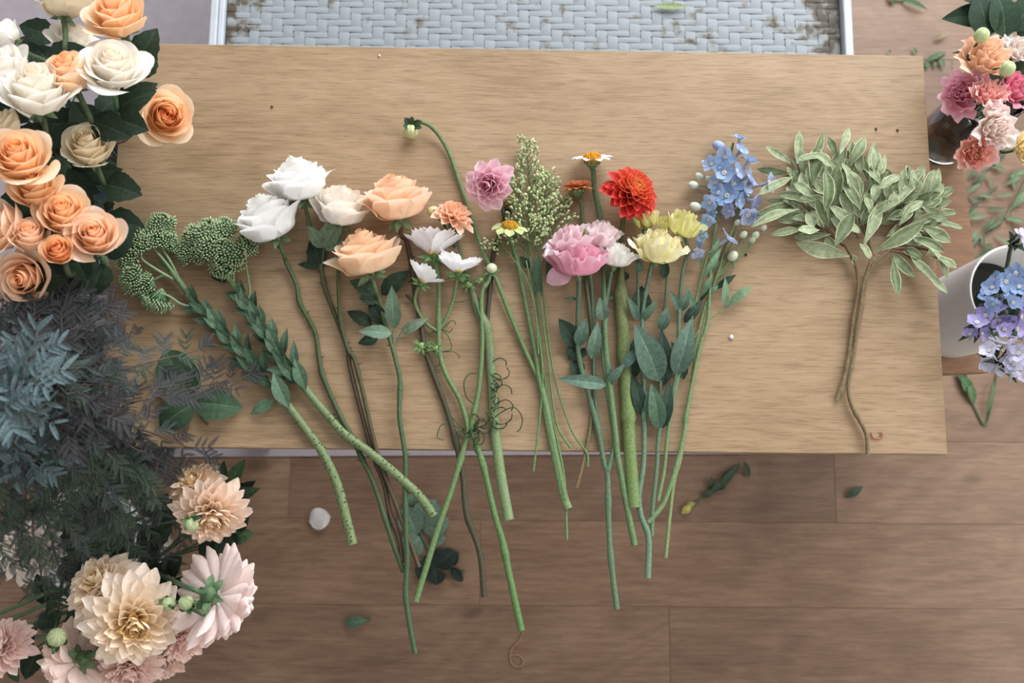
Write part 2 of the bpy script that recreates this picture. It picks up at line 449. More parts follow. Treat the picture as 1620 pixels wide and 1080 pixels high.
rose_seed = 0
def rose_bloom(th, cen, size, az, el, colf, opn=.8, n=32, pointed=1.0, sepals=True, seed=None, name='bloom', spread=1.0, tall=1.0):
    """cen: world centre of the visible bloom, size: width in metres. Returns (base point, axis)"""
    global rose_seed
    rose_seed += 1; rnd = random.Random(seed or rose_seed * 17 + 3)
    a = axis(az, el)
    core, pets = cup_bloom(n, 12, opn, rnd, colf, pointed=pointed, spread=spread, tall=tall)
    M = frame(cen - a * size * .26, a, rnd.uniform(0, 6.28), size * 1.02)
    b = th.part(name, xform(core, M), M_PETAL)
    for p in pets: th.part('petal', xform(p, M), M_PETAL, b)
    base = cen - a * size * .26
    hip = MB(); hip.ball(base - a * size * .03, size * .075, size * .09, a, mix(G_ROSE, G_LIGHT, .4))
    th.part('hip', hip, M_STEM)
    if sepals:
        for k in range(5):
            fr = frame(base - a * size * .02, a, k * 1.257 + .3)
            d = (fr.to_3x3() @ Vector((1, 0, rnd.uniform(-.9, .1)))).normalized()
            th.part('sepal', leaf_mb(base - a * size * .02, base + d * size * .26, size * .10, mix(G_ROSE, G_LIGHT, rnd.uniform(0, .6)), shape='lance', nl=5, bend=.1), M_LEAF)
    return base - a * size * .1, a

def rose_stem(th, base, a, path, r, c0, c1, h=.005, z=TZ, thorns=3, rnd=random):
    n0 = base - a * .014
    pts = [base + a * .012, n0] + [p for p in px(path, h, z) if (p - n0).dot(a) < -.004 and (p - n0).length > .016]
    sp = smooth(pts, 5); m = mpp(z); n = len(sp)
    nd = [.27, .48, .7, .86]
    rad = [r * m * (.80 + .2 * i / n) * (1 + sum(.3 * math.exp(-((i / n - q) / .012) ** 2) for q in nd)) for i in range(n)]
    mb = MB(); mb.tube(sp, rad, lambda t: mix(c0, c1, min(1, t * 1.6)), 8, True, lin((190, 190, 150)))
    s = th.part('stem', mb, M_STEM)
    for k in range(thorns):
        i = int(n * rnd.uniform(.2, .9)); p = sp[i]; d = (sp[min(i + 1, n - 1)] - sp[i - 1]).normalized()
        sd = d.cross(Vector((0, 0, 1))).normalized() * (1 if k % 2 else -1)
        t = MB(); t.tube([p + sd * rad[i] * .6, p + sd * rad[i] * 1.6 - d * .002, p + sd * rad[i] * 2.5 - d * .001], [.0016, .0009, .0002], mix(c1, (.3, .1, .05), .4), 5)
        th.part('thorn', t, M_STEM, s)
    return sp

def leaves_px(th, lst, mat=M_LEAF, shape='ovate', teeth=0, h=.012, z=TZ, **kw):
    """lst: (base_u, base_v, tip_u, tip_v, width_px, colour[, h_base mm, h_tip mm, roll])"""
    out = []
    for q in lst:
        bu, bv, tu, tv, wd, col = q[:6]
        hb = q[6] * .001 if len(q) > 6 else h; ht = q[7] * .001 if len(q) > 7 else hb
        ro = q[8] if len(q) > 8 else 0
        out.append(th.part('leaf', leaf_mb(P(bu, bv, z + hb), P(tu, tv, z + ht), wd * mpp(z), col, shape=shape, teeth=teeth, roll=ro, **kw), mat))
    return out
def dahlia_bloom(th, base, a, size, n, rnd, cin, cout, ctip=None, cup=.9, wid=.17, back=100, name='bloom', mat=None, point=.8, spread=1.0, notch=0, core_r=.12, up=12, wob=6):
    """many boat-shaped ray petals on phyllotaxis; base = back of flower"""
    mat = mat or M_DAHLIA
    M0 = frame(base, a, rnd.uniform(0, 6.28), size)
    core = MB()
    for k in range(9):
        pm = strip_petal(.16, .09, cin, cin, .9, -.3)
        A = Matrix.Rotation(k * 2.4, 4, 'Z') @ Matrix.Translation((.015 + .004 * k, 0, .17)) @ Matrix.Rotation(-R(80 - 3 * k), 4, 'Y')
        xform(pm, M0 @ A); o = len(core.v); core.v += pm.v; core.c += pm.c; core.f += [tuple(o + x for x in f) for f in pm.f]
    cen = MB()
    cen.ball(Vector((0, 0, .08)), .09, .10, Vector((0, 0, 1)), mix(G_MID, cin, .6)); xform(cen, M0)
    o = len(core.v); core.v += cen.v; core.c += cen.c; core.f += [tuple(o + x for x in f) for f in cen.f]
    b = th.part(name, core, mat)
    for i in range(n):
        t = (i + .5) / n
        L = (.17 + .25 * t ** .75) * rnd.uniform(.9, 1.08)
        W = wid * (.62 + .55 * t) * rnd.uniform(.9, 1.1)
        pol = up + (back - up) * t ** .75 + rnd.uniform(-wob, wob)
        cc = mix(cin, cout, min(1, t * 1.2) ** 1.15); cc = jit(cc, rnd, .05)
        ct = ctip or mix(cc, (1, 1, 1), .15)
        pm = strip_petal(L, W, cc, mix(cc, ct, .85 if t > .2 else .5), cup * (1.2 - .5 * t), .38 * (1 - t) + rnd.uniform(-.08, .08), .62, 0, rnd, point)
        A = Matrix.Rotation(i * 2.39996 + rnd.uniform(-.08, .08), 4, 'Z') @ Matrix.Translation((.02 + .07 * t, 0, .15 - .10 * t)) @ Matrix.Rotation(-R(90 - pol), 4, 'Y')
        th.part('petal', xform(pm, M0 @ A), mat, b)
    return b
def calyx(th, base, a, r, col, n=5, rnd=random, length=1.6):
    mb = MB(); mb.ball(base - a * r * .1, r, r * .8, a, col); c = th.part('calyx', mb, M_STEM)
    for k in range(n):
        fr = frame(base, a, k * 6.283 / n)
        d = (fr.to_3x3() @ Vector((1, 0, -.15 + .3 * rnd.random()))).normalized()
        th.part('sepal', leaf_mb(base + d * r * .5, base + d * r * (1 + length), r * .9, jit(col, rnd, .15), shape='lance', nl=5), M_LEAF, c)
    return c

def lathe(prof, cen, col=(.5, .5, .5), seg=40):
    mb = MB(); pts = [[Vector((cen[0] + r * math.cos(a), cen[1] + r * math.sin(a), cen[2] + z)) for a in (2 * math.pi * k / seg for k in range(seg))] for r, z in prof]
    mb.grid(pts, [[col] * seg for _ in pts], True); return mb
def bucket(name, label, cat, cen, r0, r1, hgt, mat, wall=.004, water=None, rim=True):
    th = Thing(name, label, cat, cen)
    rm = .006 if rim else 0
    prof = [(.001, 0), (r0, 0), (r0 + (r1 - r0) * .5, hgt * .5), (r1, hgt - .012), (r1 + rm, hgt - .010), (r1 + rm, hgt - .001), (r1, hgt), (r1 - wall, hgt - .002), (r0 - wall + (r1 - r0) * .5, hgt * .5), (r0 - wall, .006), (.001, .006)]
    th.part('body', lathe(prof, cen), mat)
    if rim:
        th.part('rim', lathe([(r1 + .0062, hgt - .014), (r1 + .0092, hgt - .012), (r1 + .0092, hgt - .004), (r1 + .0062, hgt - .002)], cen), mat)
    wz = hgt * .7; rr = r0 + (r1 - r0) * .7 - wall - .001
    th.part('water', lathe([(.001, wz), (rr, wz), (rr, wz - .01)], cen), M_WATER)
    return th

# ================================================================== SETTING: floor
fl = bpy.data.objects.new('floor', None); C.objects.link(fl); fl['kind'] = 'structure'
sub = MB(); sub.box((-2.6, -2.0, -.03), (2.8, 3.2, -.006)); so = bpy.data.objects.new('subfloor', sub.mesh('subfloor', M_GAP, False)); C.objects.link(so); so.parent = fl
PW, PL = .1765, 1.172
rnd = random.Random(5)
joints = {0: .693, -1: -.07, -2: .33}
for k in range(-8, 15):
    y1 = -.410 + (k + 1) * PW; y0 = y1 - PW
    x = joints.get(k, rnd.uniform(0, PL)) - 3 * PL
    while x < 2.6:
        if x + PL > -2.4:
            mb = MB(); mb.box((x + .0002, y0 + .0002, -.006), (x + PL - .0002, y1 - .0002, 0), (.5, .5, .5), .0005)
            o = bpy.data.objects.new('plank', mb.mesh('plank', M_FLOOR, False)); C.objects.link(o); o.parent = fl
            tone = rnd.uniform(.84, 1.16)
            if k == 0: tone = .82 if abs(x + PL / 2 - .107) < .3 else 1.05
            if k == -1: tone = 1.14 if x > -.2 else 1.0
            if k == -2: tone = .90
            o.color = (tone, tone, tone, 1)
        x += PL
# grey mat under the table and the woven bench
a0 = P(300, 722, .004); a1 = P(1330, 716, .004)
th = Thing('floor_mat', 'thin grey mat lying on the floor beneath the oak table', 'mat', (-.4, .6, 0))
mb = MB()
yl = a0.y + (a1.y - a0.y) * (-2.2 - a0.x) / (a1.x - a0.x)
ring = [(-2.2, yl), (a1.x + .05, a1.y), (a1.x + .02, 2.6), (-2.2, 2.6)]
o = len(mb.v)
for z in (.0006, .004):
    for x, y in ring: mb.v.append((x, y, z)); mb.c.append((.5, .5, .5))
mb.f += [(3, 2, 1, 0), (4, 5, 6, 7)] + [(i, (i + 1) % 4, 4 + (i + 1) % 4, 4 + i) for i in range(4)]
th.part('sheet', mb, M_MAT, smooth=False)

# ================================================================== work table
th = Thing('work_table', 'oak topped rectangular table with cut flower stems laid across it', 'table', (0, 0, 0))
mb = MB(); mb.box((-.6, -.3, TZ - .022), (.6, .3, TZ), (.5, .5, .5), .0012)
th.part('tabletop', mb, M_TABLE, smooth=False)
mb = MB()
for (x0, y0, x1, y1) in ((-.55, -.25, .55, -.23), (-.55, .23, .55, .25), (-.55, -.23, -.53, .23), (.53, -.23, .55, .23)):
    mb.box((x0, y0, TZ - .075), (x1, y1, TZ - .0225))
th.part('apron', mb, M_METAL, smooth=False)
for sx in (-1, 1):
    for sy in (-1, 1):
        mb = MB(); mb.box((sx * .54 - .02, sy * .24 - .02, .0005), (sx * .54 + .02, sy * .24 + .02, TZ - .0228), (.5, .5, .5), .002)
        th.part('leg', mb, M_METAL, smooth=False)

# ================================================================== whitewashed woven bench at the top
BZ = .45
xl = P(331, 40, BZ).x; xr = P(1349, 40, BZ).x; by0 = .36; by1 = .98
th = Thing('woven_bench', 'low white framed bench with whitewashed woven cane top behind table', 'bench', ((xl + xr) / 2, (by0 + by1) / 2, 0))
rw = .024
for nm, lo, hi in (('frame_rail', (xl, by0, BZ - .05), (xl + rw * .55, by1, BZ)), ('frame_rail', (xr - rw * .65, by0, BZ - .05), (xr, by1, BZ)),
                   ('frame_rail', (xl + .0135, by0, BZ - .05), (xr - .016, by0 + .02, BZ)), ('frame_rail', (xl + .0135, by1 - .02, BZ - .05), (xr - .016, by1, BZ)),
                   ('inner_bead', (xl + rw * .56, by0 + .021, BZ - .035), (xl + rw, by1 - .021, BZ - .006))):
    mb = MB(); mb.box(lo, hi, (.5, .5, .5), .002); th.part(nm, mb, M_FRAMEW, smooth=False)
for x in (xl + .02, xr - .02):
    for y in (by0 + .025, by1 - .025):
        mb = MB(); mb.box((x - .018, y - .018, .0045), (x + .018, y + .018, BZ - .05), (.5, .5, .5), .002); th.part('leg', mb, M_FRAMEW, smooth=False)
mb = MB(); mb.box((xl + .0136, by0 + .0205, BZ - .034), (xr - .0162, by1 - .0205, BZ - .027)); th.part('backing_board', mb, M_GAP, smooth=False)
wx0, wx1, wy0, wy1 = xl + rw + .002, xr - .018, by0 + .022, by1 - .022
pv, phh = .0203, .0122
nvs = int((wx1 - wx0) / pv); nhs = int((wy1 - wy0) / phh); pv = (wx1 - wx0) / nvs; phh = (wy1 - wy0) / nhs
zc = BZ - .019; am = .0010; rnd = random.Random(9)
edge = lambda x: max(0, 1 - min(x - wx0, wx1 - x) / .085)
for i in range(nvs):                         # strips running away from the camera
    xc = wx0 + (i + .5) * pv; ww = pv * rnd.uniform(.86, .97); dz = rnd.uniform(-.0003, .0003)
    pts = []; cols = []
    for j in range(nhs * 2 + 1):
        y = wy0 + (wy1 - wy0) * j / (nhs * 2); s = ((j // 2) + i) % 4 < 2 if j % 2 else None
        jj = (j - 1) // 2 if j % 2 else None
        if j % 2: up = 1 if (jj + i) % 4 < 2 else -1
        else:
            a_ = 1 if ((j // 2 - 1) + i) % 4 < 2 else -1; b_ = 1 if (j // 2 + i) % 4 < 2 else -1; up = (a_ + b_) / 2
        z = zc + am * up + dz
        pts.append([Vector((xc - ww / 2, y, z - .0006)), Vector((xc - ww * .2, y, z)), Vector((xc + ww * .2, y, z)), Vector((xc + ww / 2, y, z - .0006))])
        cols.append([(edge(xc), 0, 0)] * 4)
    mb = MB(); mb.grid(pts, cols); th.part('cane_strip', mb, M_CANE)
for j in range(nhs):
    yc = wy0 + (j + .5) * phh; hh = phh * rnd.uniform(.84, .96); dz = rnd.uniform(-.0003, .0003)
    pts = []; cols = []
    for i in range(nvs * 2 + 1):
        x = wx0 + (wx1 - wx0) * i / (nvs * 2)
        if i % 2: up = -1 if (j + i // 2) % 4 < 2 else 1
        else:
            a_ = -1 if (j + i // 2 - 1) % 4 < 2 else 1; b_ = -1 if (j + i // 2) % 4 < 2 else 1; up = (a_ + b_) / 2
        z = zc + am * up + dz
        pts.append([Vector((x, yc - hh / 2, z - .0005)), Vector((x, yc - hh * .2, z)), Vector((x, yc + hh * .2, z)), Vector((x, yc + hh / 2, z - .0005))])
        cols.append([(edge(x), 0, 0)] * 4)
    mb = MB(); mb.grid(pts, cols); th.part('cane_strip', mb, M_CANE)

# ================================================================== brown wooden bench at the right
SZ = .40
c0, c1 = P(1525, 268, SZ), P(1566, 588, SZ)
dy = (c0 - c1); dy.z = 0; dyn = dy.normalized(); dxn = Vector((-dyn.y, dyn.x, 0))
near = c1.copy(); far = c1 + dyn * .47; wdt = .22
th = Thing('wooden_bench', 'narrow brown wooden bench at right of table carrying vase and bucket', 'bench', (near + dxn * .1).to_tuple()[:2] + (0,))
def slab(pts2, z0, z1):
    m = MB()
    for z in (z0, z1):
        for p in pts2: m.v.append((p.x, p.y, z)); m.c.append((.5, .5, .5))
    m.f += [(0, 1, 2, 3), (7, 6, 5, 4)] + [(4 + i, 4 + (i + 1) % 4, (i + 1) % 4, i) for i in range(4)]
    return m
for k in range(2):
    o0 = dxn * (wdt * k / 2 + .001); o1 = dxn * (wdt * (k + 1) / 2 - .001)
    th.part('seat_board', slab([near + o0, near + o1, far + o1, far + o0], SZ - .028, SZ), M_STOOL, smooth=False)
for q in (.05, .41):
    b = near + dyn * q
    th.part('leg_panel', slab([b + dxn * .02, b + dxn * (wdt - .02), b + dyn * .028 + dxn * (wdt - .02), b + dyn * .028 + dxn * .02], .0005, SZ - .0285), M_STOOL, smooth=False)
# ================================================================== vessels
bc = P(55, 300, .45); ROSEB = Vector((-.78, .21, 0))
bucket('flower_bucket', 'pale blue bucket full of peach and white roses left of table', 'bucket', (ROSEB.x, ROSEB.y, .0045), .10, .125, .40, M_BLUEP)
FOLB = Vector((-.80, -.20, 0))
bucket('flower_bucket', 'dark grey bucket under the feathery acacia branches', 'bucket', (FOLB.x, FOLB.y, .0045), .10, .125, .36, M_DARKP)
DAHB = Vector((P(150, 860, .2).x, P(150, 860, .2).y, 0))
bucket('flower_bucket', 'white bucket under the cream and pink dahlias', 'bucket', (DAHB.x, DAHB.y, .0005), .085, .10, .26, M_WHITEP)

# ================================================================== roses in the bucket
# u, v, width px, height z, azimuth, elevation, colours, openness, label
ROSES = [
 (100, 6, 78, .93, 95, 8, CREAM, .75, 'white rose seen from the side at the top edge above table'),
 (186, 26, 100, .96, 100, 58, PEACH, .95, 'large peach rose at the upper right of the bucket beside woven bench'),
 (8, 62, 62, .93, 150, 15, WHITE, .8, 'white rose seen from the side at the far left top edge'),
 (116, 62, 84, .90, 60, 40, WHITE, 1.1, 'drooping open white rose behind the large white and peach roses'),
 (178, 105, 108, .98, 60, 62, WHITE, 1.1, 'large open white rose beside the table top corner'),
 (113, 122, 74, .98, 100, 55, PEACH, .55, 'peach rose with pale outer petals between two white roses'),
 (58, 147, 104, 1.0, 80, 55, WHITE, .8, 'big cream white rose left of the pale edged peach rose'),
 (6, 112, 84, .99, 120, 55, WHITE, .8, 'white rose cut by the left edge above the big cream rose'),
 (262, 185, 86, .86, -20, 62, PEACH, .85, 'peach rose leaning out over the table on a reddish stem'),
 (141, 234, 82, .93, 80, 68, CREAM, .9, 'small cream rose with dark leaf below it'),
 (30, 250, 104, 1.02, 60, 70, PEACH, .9, 'large peach rose under the small cream petals at left edge'),
 (56, 299, 84, 1.0, 80, 65, PEACH, .8, 'deep peach rose below the large left edge rose'),
 (102, 341, 88, .99, 60, 68, PEACH, .75, 'round apricot rose in the middle of the lower cluster'),
 (4, 360, 96, 1.0, 170, 55, PEACHP, .85, 'pale peach rose cut by the left edge in the lower cluster'),
 (150, 374, 92, .99, 45, 74, PEACHP, .9, 'pale pink peach rose nearest the green sedum heads'),
 (46, 376, 58, 1.0, 60, 60, PEACHP, .55, 'half hidden peach rose between the left edge rose and the small orange one'),
 (92, 398, 50, 1.01, 60, 76, ORANGE, .6, 'small orange rose bud among the lower peach roses'),
 (40, 440, 92, .98, -80, 72, PEACHP, .85, 'lowest pale peach rose above the grey acacia'),
 (8, 202, 66, .98, 150, 45, CREAM, .9, 'cream rose cut by the left edge above the large peach one'),
 (-30, 300, 90, .96, 150, 50, PEACH, .8, 'peach rose mostly outside the left edge'),
]
rnd = random.Random(77)
for k, (u, v, wd, z, az, el, cf, op, lab) in enumerate(ROSES):
    if u < -20: continue
    c = P(u, v, z); sz = wd * mpp(z) * (1.12 if v < 270 else 1.02)
    foot = Vector((ROSEB.x + rnd.uniform(-.05, .05), ROSEB.y + rnd.uniform(-.05, .05), .02))
    th = Thing('peach_rose' if cf in (PEACH, PEACHP, ORANGE) else 'white_rose', lab, 'rose', foot)
    base, a = rose_bloom(th, c, sz, az, el, cf, op, n=34, pointed=1.0 if cf is not CREAM else .6)
    mid = Vector((ROSEB.x + (base.x - ROSEB.x) * .35, ROSEB.y + (base.y - ROSEB.y) * .35, .42))
    neck = base - a * .05; 
    if neck.z < .80 and base.x > -.64: neck.z = .80
    sp = smooth([base + a * .01, base - a * .015, neck, (neck + mid) / 2 + Vector((0, 0, .05)), mid, foot], 5)
    if k == 8: sp = smooth([base + a * .01, base - a * .012, P(222, 200, .80), P(195, 222, .81), P(165, 238, .80), mid, foot], 5)
    mb = MB(); col = lin((110, 70, 52)) if k == 8 else mix(G_ROSE, G_MID, rnd.random())
    mb.tube(sp, .0036, col, 7); th.part('stem', mb, M_STEM)
    # foliage along the upper stem
    for q in range(2 if k != 8 else 1):
        p = sp[9 + q * 2]; an = rnd.uniform(0, 6.28)
        t = p + Vector((math.cos(an), math.sin(an), rnd.uniform(-.2, .3))).normalized() * rnd.uniform(.045, .06)
        if t.z < .775 and t.x > -.68: t.z = p.z = .785
        if k == 8: t = P(258, 142, .80); p = P(216, 172, .795)
        th.part('leaf', leaf_mb(p, t, .042, jit(G_DK, rnd, .3), teeth=1, bend=.08), M_LEAF)
# dark rose foliage visible between the blooms
LV = [(90, 60, 30, 40, 44), (30, 60, 62, 105, 40), (90, 115, 52, 70, 44), (130, 82, 150, 60, 30), (195, 160, 250, 132, 34), (190, 155, 150, 190, 46), (160, 160, 190, 200, 42), (205, 160, 175, 205, 40), (150, 205, 110, 200, 42),
      (60, 175, 112, 230, 44), (20, 165, 70, 190, 40), (100, 190, 60, 215, 44), (80, 225, 110, 180, 40), (105, 280, 195, 268, 44), (95, 285, 160, 305, 46), (150, 285, 185, 290, 18), (120, 300, 150, 330, 30), (215, 80, 235, 72, 22),
      (165, 330, 182, 322, 16), (80, 300, 110, 320, 30), (165, 350, 232, 362, 50), (70, 410, 30, 395, 30), (130, 420, 110, 470, 40), (90, 440, 130, 480, 36), (60, 480, 110, 470, 36), (60, 250, 110, 262, 40)]
th = Thing('rose_foliage_stem', 'dark green rose leaves filling the gaps between bucket roses', 'foliage', (ROSEB.x, ROSEB.y, .02))
mb = MB(); mb.tube(smooth([Vector((ROSEB.x, ROSEB.y, .02)), Vector((ROSEB.x, ROSEB.y, .4)), P(90, 200, .82)], 5), .004, G_ROSE, 7); st = th.part('stem', mb, M_STEM)
hub = P(80, 235, .77)
for (bu, bv, tu, tv, wd) in LV:
    z = rnd.uniform(.775, .80)
    pb, pt = P(bu, bv, z), P(tu, tv, z + rnd.uniform(-.005, .02))
    th.part('leaf', leaf_mb(pb, pt, wd * mpp(z), jit(mix(G_DK, (0.01, .02, .012), .3), rnd, .25), teeth=1, bend=.10, fold=.2, roll=rnd.uniform(-.3, .3)), M_LEAF)
    m2 = MB(); m2.tube(smooth([hub, hub.lerp(pb, .6) + Vector((0, 0, -.02)), pb], 3), .0014, G_ROSE, 5); th.part('leaf_stalk', m2, M_STEM)

# ================================================================== grey acacia foliage
def acacia_leaf(rnd, tone, pairs=4, size=1.0):
    """bipinnate leaf along +X, about 1 long: rachis with feathery pinnae"""
    mb = MB()
    def pinna(o, d, L):
        d = d.normalized(); s = Vector((-d.y, d.x, 0)).normalized(); n = 14
        dr = rnd.uniform(.05, .22)
        prev = None; c0 = jit(tone, rnd, .12)
        for i in range(n + 1):
            t = i / n; p = o + d * (L * t) + Vector((0, 0, -dr * L * t * t + .06 * L * t))
            w = L * .115 * math.sin(math.pi * min(1, .12 + t * .95)) ** .5
            if prev is not None:
                for sg in (-1, 1):
                    k = len(mb.v); b0 = prev[0]; b1 = b0.lerp(p, .72)
                    tip = s * (sg * w) + d * (L * .045)
                    cc = jit(c0, rnd, .14)
                    mb.v += [tuple(b0), tuple(b1), tuple(b1 + tip + Vector((0, 0, .03 * L))), tuple(b0 + tip + Vector((0, 0, .03 * L)))]; mb.c += [mix(cc, (.5, .5, .45), .06)] * 2 + [cc] * 2
                    mb.f.append((k, k + 1, k + 2, k + 3) if sg < 0 else (k + 3, k + 2, k + 1, k))
            prev = (p, w)
    Lr = .55
    mb.tube([Vector((0, 0, 0)), Vector((Lr * .5, 0, .02)), Vector((Lr, 0, 0))], .012, mix(tone, (.3, .26, .22), .5), 4)
    for q in range(pairs):
        x = Lr * (.25 + .75 * q / max(1, pairs - 1))
        for sg in (-1, 1):
            an = R(rnd.uniform(34, 62)) * (1 - .25 * q / pairs)
            d = Vector((math.cos(an), sg * math.sin(an), rnd.uniform(-.12, .2)))
            pinna(Vector((x, 0, .01)), d, rnd.uniform(.42, .56) * (1 - .12 * abs(q - pairs / 2)))
    return mb.mesh('acacia_leaf', M_SILVER, False)
T_DARK = lin((66, 66, 70)); T_TEAL = lin((118, 142, 148)); T_GREEN = lin((72, 90, 76)); T_MID = lin((74, 84, 84))
rnd = random.Random(31)
LEAFS = {k: [acacia_leaf(rnd, tone, pr) for pr in (3, 4, 4, 5)] for k, tone in (('d', T_DARK), ('t', T_TEAL), ('g', T_GREEN), ('m', T_MID))}
# tip u, v, z ; tone ; bend point (u, v, z); label (None = one of the alike mass)
ACA = [
 (212, 532, .79, 'd', (120, 560, .93), 'purple grey acacia sprig reaching onto table beside the lowest sedum head'),
 (375, 600, .785, 'd', (200, 640, .88), 'purple grey acacia sprig ending behind the sedum leaves on table'),
 (310, 555, .80, 'm', (160, 600, .92), 'grey acacia sprig lying over the round rose leaves'),
 (318, 715, .775, 'd', (180, 660, .9), 'purple grey acacia tip hanging over the front edge of table'),
 (220, 690, .80, 'm', (110, 640, .95), 'grey green acacia sprig at the front left table corner'),
 (180, 560, .95, 'd', (80, 600, .97), None), (150, 500, .96, 'd', (60, 570, .97), None), (110, 480, .97, 'd', (30, 560, .95), None), (60, 500, .98, 'd', (0, 580, .95), None), (10, 480, .98, 'd', (-30, 560, .95), None),
 (55, 600, 1.06, 't', (-10, 640, 1.0), 'pale teal acacia tip brightest in the foliage at left edge'), (60, 560, 1.05, 't', (-20, 620, 1.0), 'pale teal acacia tip just above the brightest one'),
 (20, 650, 1.06, 't', (-40, 640, 1.0), 'pale teal acacia tip cut by the left edge'), (45, 655, 1.03, 't', (-20, 620, .98), 'pale teal acacia tip below the brightest one'),
 (165, 655, .98, 'd', (90, 620, .98), None), (130, 690, .98, 'd', (60, 640, .98), None), (180, 610, .97, 'm', (90, 610, .98), None), (120, 580, .98, 'd', (40, 600, .98), None), (110, 630, .97, 'd', (30, 620, .98), None),
 (60, 730, .95, 't', (0, 680, .95), 'teal acacia branch hanging at left edge under the pale tips'), (20, 740, .94, 'm', (-30, 690, .95), None), (100, 720, .93, 'd', (40, 660, .95), None),
 (160, 760, .85, 'g', (100, 690, .92), None), (220, 760, .80, 'g', (150, 690, .9), None), (265, 800, .66, 'g', (180, 710, .84), None), (110, 790, .84, 'g', (60, 700, .92), None), (60, 800, .84, 'g', (20, 710, .92), None), (10, 800, .85, 'g', (-20, 710, .92), None),
 (268, 885, .60, 'g', (190, 750, .80), 'green grey acacia branch hanging furthest right above the dahlias'), (200, 840, .70, 'g', (140, 740, .86), None), (155, 850, .70, 'g', (100, 740, .86), None), (140, 900, .66, 'g', (90, 770, .84), None),
 (75, 960, .62, 'g', (60, 800, .82), 'green grey acacia branch hanging lowest over the pink dahlias'), (100, 920, .64, 'g', (75, 780, .82), None), (40, 860, .72, 'g', (20, 760, .86), None), (5, 880, .72, 'g', (-10, 760, .86), None), (230, 900, .62, 'g', (160, 770, .8), None), (285, 840, .62, 'g', (210, 740, .8), None),
 (150, 470, .90, 'd', (60, 520, .93), None), (165, 510, .90, 'd', (70, 550, .95), None), (120, 455, .88, 'd', (30, 520, .92), None), (170, 680, .93, 'd', (90, 640, .96), None),
 (290, 745, .70, 'd', (200, 700, .84), None), (250, 730, .72, 'd', (160, 680, .86), None),
]
for k, (u, v, z, tone, b, lab) in enumerate(ACA):
    foot = Vector((FOLB.x + rnd.uniform(-.04, .04), FOLB.y + rnd.uniform(-.04, .04), .02))
    tip = P(u, v, z); mid = P(*b); rim = Vector((FOLB.x + (mid.x - FOLB.x) * .4, FOLB.y + (mid.y - FOLB.y) * .4, .42))
    zone = None if lab else ('green' if tone == 'g' else 'upper' if v < 560 else 'middle')
    txt = {'green': 'green grey acacia branch in the lower mass hanging above the dahlias', 'upper': 'dark purple grey acacia branch in the mass just below the lowest roses', 'middle': 'dark grey acacia branch in the mass right of and below the pale teal tips'}
    th = Thing('acacia_branch', lab or txt[zone], 'foliage', foot, None if lab else {'green': 'acacia branches hanging above the dahlias', 'upper': 'acacia branches below the roses', 'middle': 'acacia branches around the pale tips'}[zone])
    sp = smooth([foot, rim, mid, (mid + tip) / 2 + Vector((0, 0, .012)), tip], 8); n = len(sp)
    mb = MB(); mb.tube(sp, [.003 - .0023 * i / (n - 1) for i in range(n)], lin((92, 78, 74)), 5); th.part('stem', mb, M_WOODY)
    i0 = 14; nl = 17 if b[2] - z < .11 or z < .77 or z > .83 else 11
    for q in range(nl):
        f = i0 + (n - 1 - i0) * q / (nl - 1); i = min(n - 2, int(f)); p = sp[i].lerp(sp[i + 1], f - i)
        d = (sp[i + 1] - sp[i]).normalized(); side = 1 if q % 2 else -1
        an = side * R(rnd.uniform(25, 70)) if q < nl - 1 else 0
        d2 = Matrix.Rotation(an, 3, 'Z') @ d; d2.z = d2.z * .4 + rnd.uniform(-.12, .30); d2.normalize()
        if p.x > -.61 and p.z < .83: d2.z = max(d2.z, .02)
        y = Vector((0, 0, 1)).cross(d2).normalized(); zz = d2.cross(y)
        rr = Matrix.Rotation(rnd.uniform(-.5, .5), 3, d2); y = rr @ y; zz = rr @ zz
        s = rnd.uniform(.036, .052) * (1.15 if tone == 't' else 1)
        tn = tone if rnd.random() < .8 else {'d': 'm', 't': 'm', 'g': 'm', 'm': 'g'}[tone]
        th.place('leaf', rnd.choice(LEAFS[tn]), Matrix.Translation(p) @ Matrix((d2, y, zz)).transposed().to_4x4() @ Matrix.Scale(s, 4))

# ================================================================== dahlias beside the table
CD_IN = lin((252, 228, 172)); CD_OUT = lin((255, 244, 230)); PK = lin((254, 234, 226)); WHT = lin((252, 248, 242)); PK2 = lin((252, 224, 216))
DAH = [
 (308, 765, 88, 0.72, 110, 55, CD_IN, lin((252, 234, 212)), 'cream dahlia nearest the table edge at lower left'),
 (335, 815, 118, 0.74, -70, 45, lin((250, 220, 176)), lin((254, 236, 220)), 'peach cream dahlia with green bud on its left side'),
 (160, 925, 126, 0.72, 120, 50, CD_IN, CD_OUT, 'creamy dahlia touched by the lowest acacia tip'),
 (212, 985, 150, 0.75, -40, 62, lin((248, 216, 140)), CD_OUT, 'largest cream yellow dahlia in the lower left bunch'),
 (345, 945, 150, 0.74, -30, -52, lin((248, 240, 226)), lin((248, 230, 226)), 'white pink dahlia turned away showing its green back'),
 (118, 1050, 124, 0.70, 215, -12, lin((248, 224, 190)), PK, 'pink cream dahlia turned down beside the round green bud'),
 (205, 1060, 104, 0.68, -70, 50, PK2, PK, 'pink dahlia at the bottom edge'),
 (290, 1010, 96, 0.66, -50, 40, PK2, PK, 'pink dahlia below the turned away one'),
 (0, 1020, 96, 0.72, 120, 55, PK, lin((246, 222, 216)), 'pale pink dahlia cut by the left edge near the bottom corner'),
 (42, 868, 100, 0.60, 90, 65, WHT, WHT, 'white dahlia half hidden under the acacia'),
 (258, 1040, 90, 0.64, -60, 55, PK, lin((248, 226, 214)), 'pale pink dahlia between the two deeper pink ones at bottom'),
]
rnd = random.Random(12)
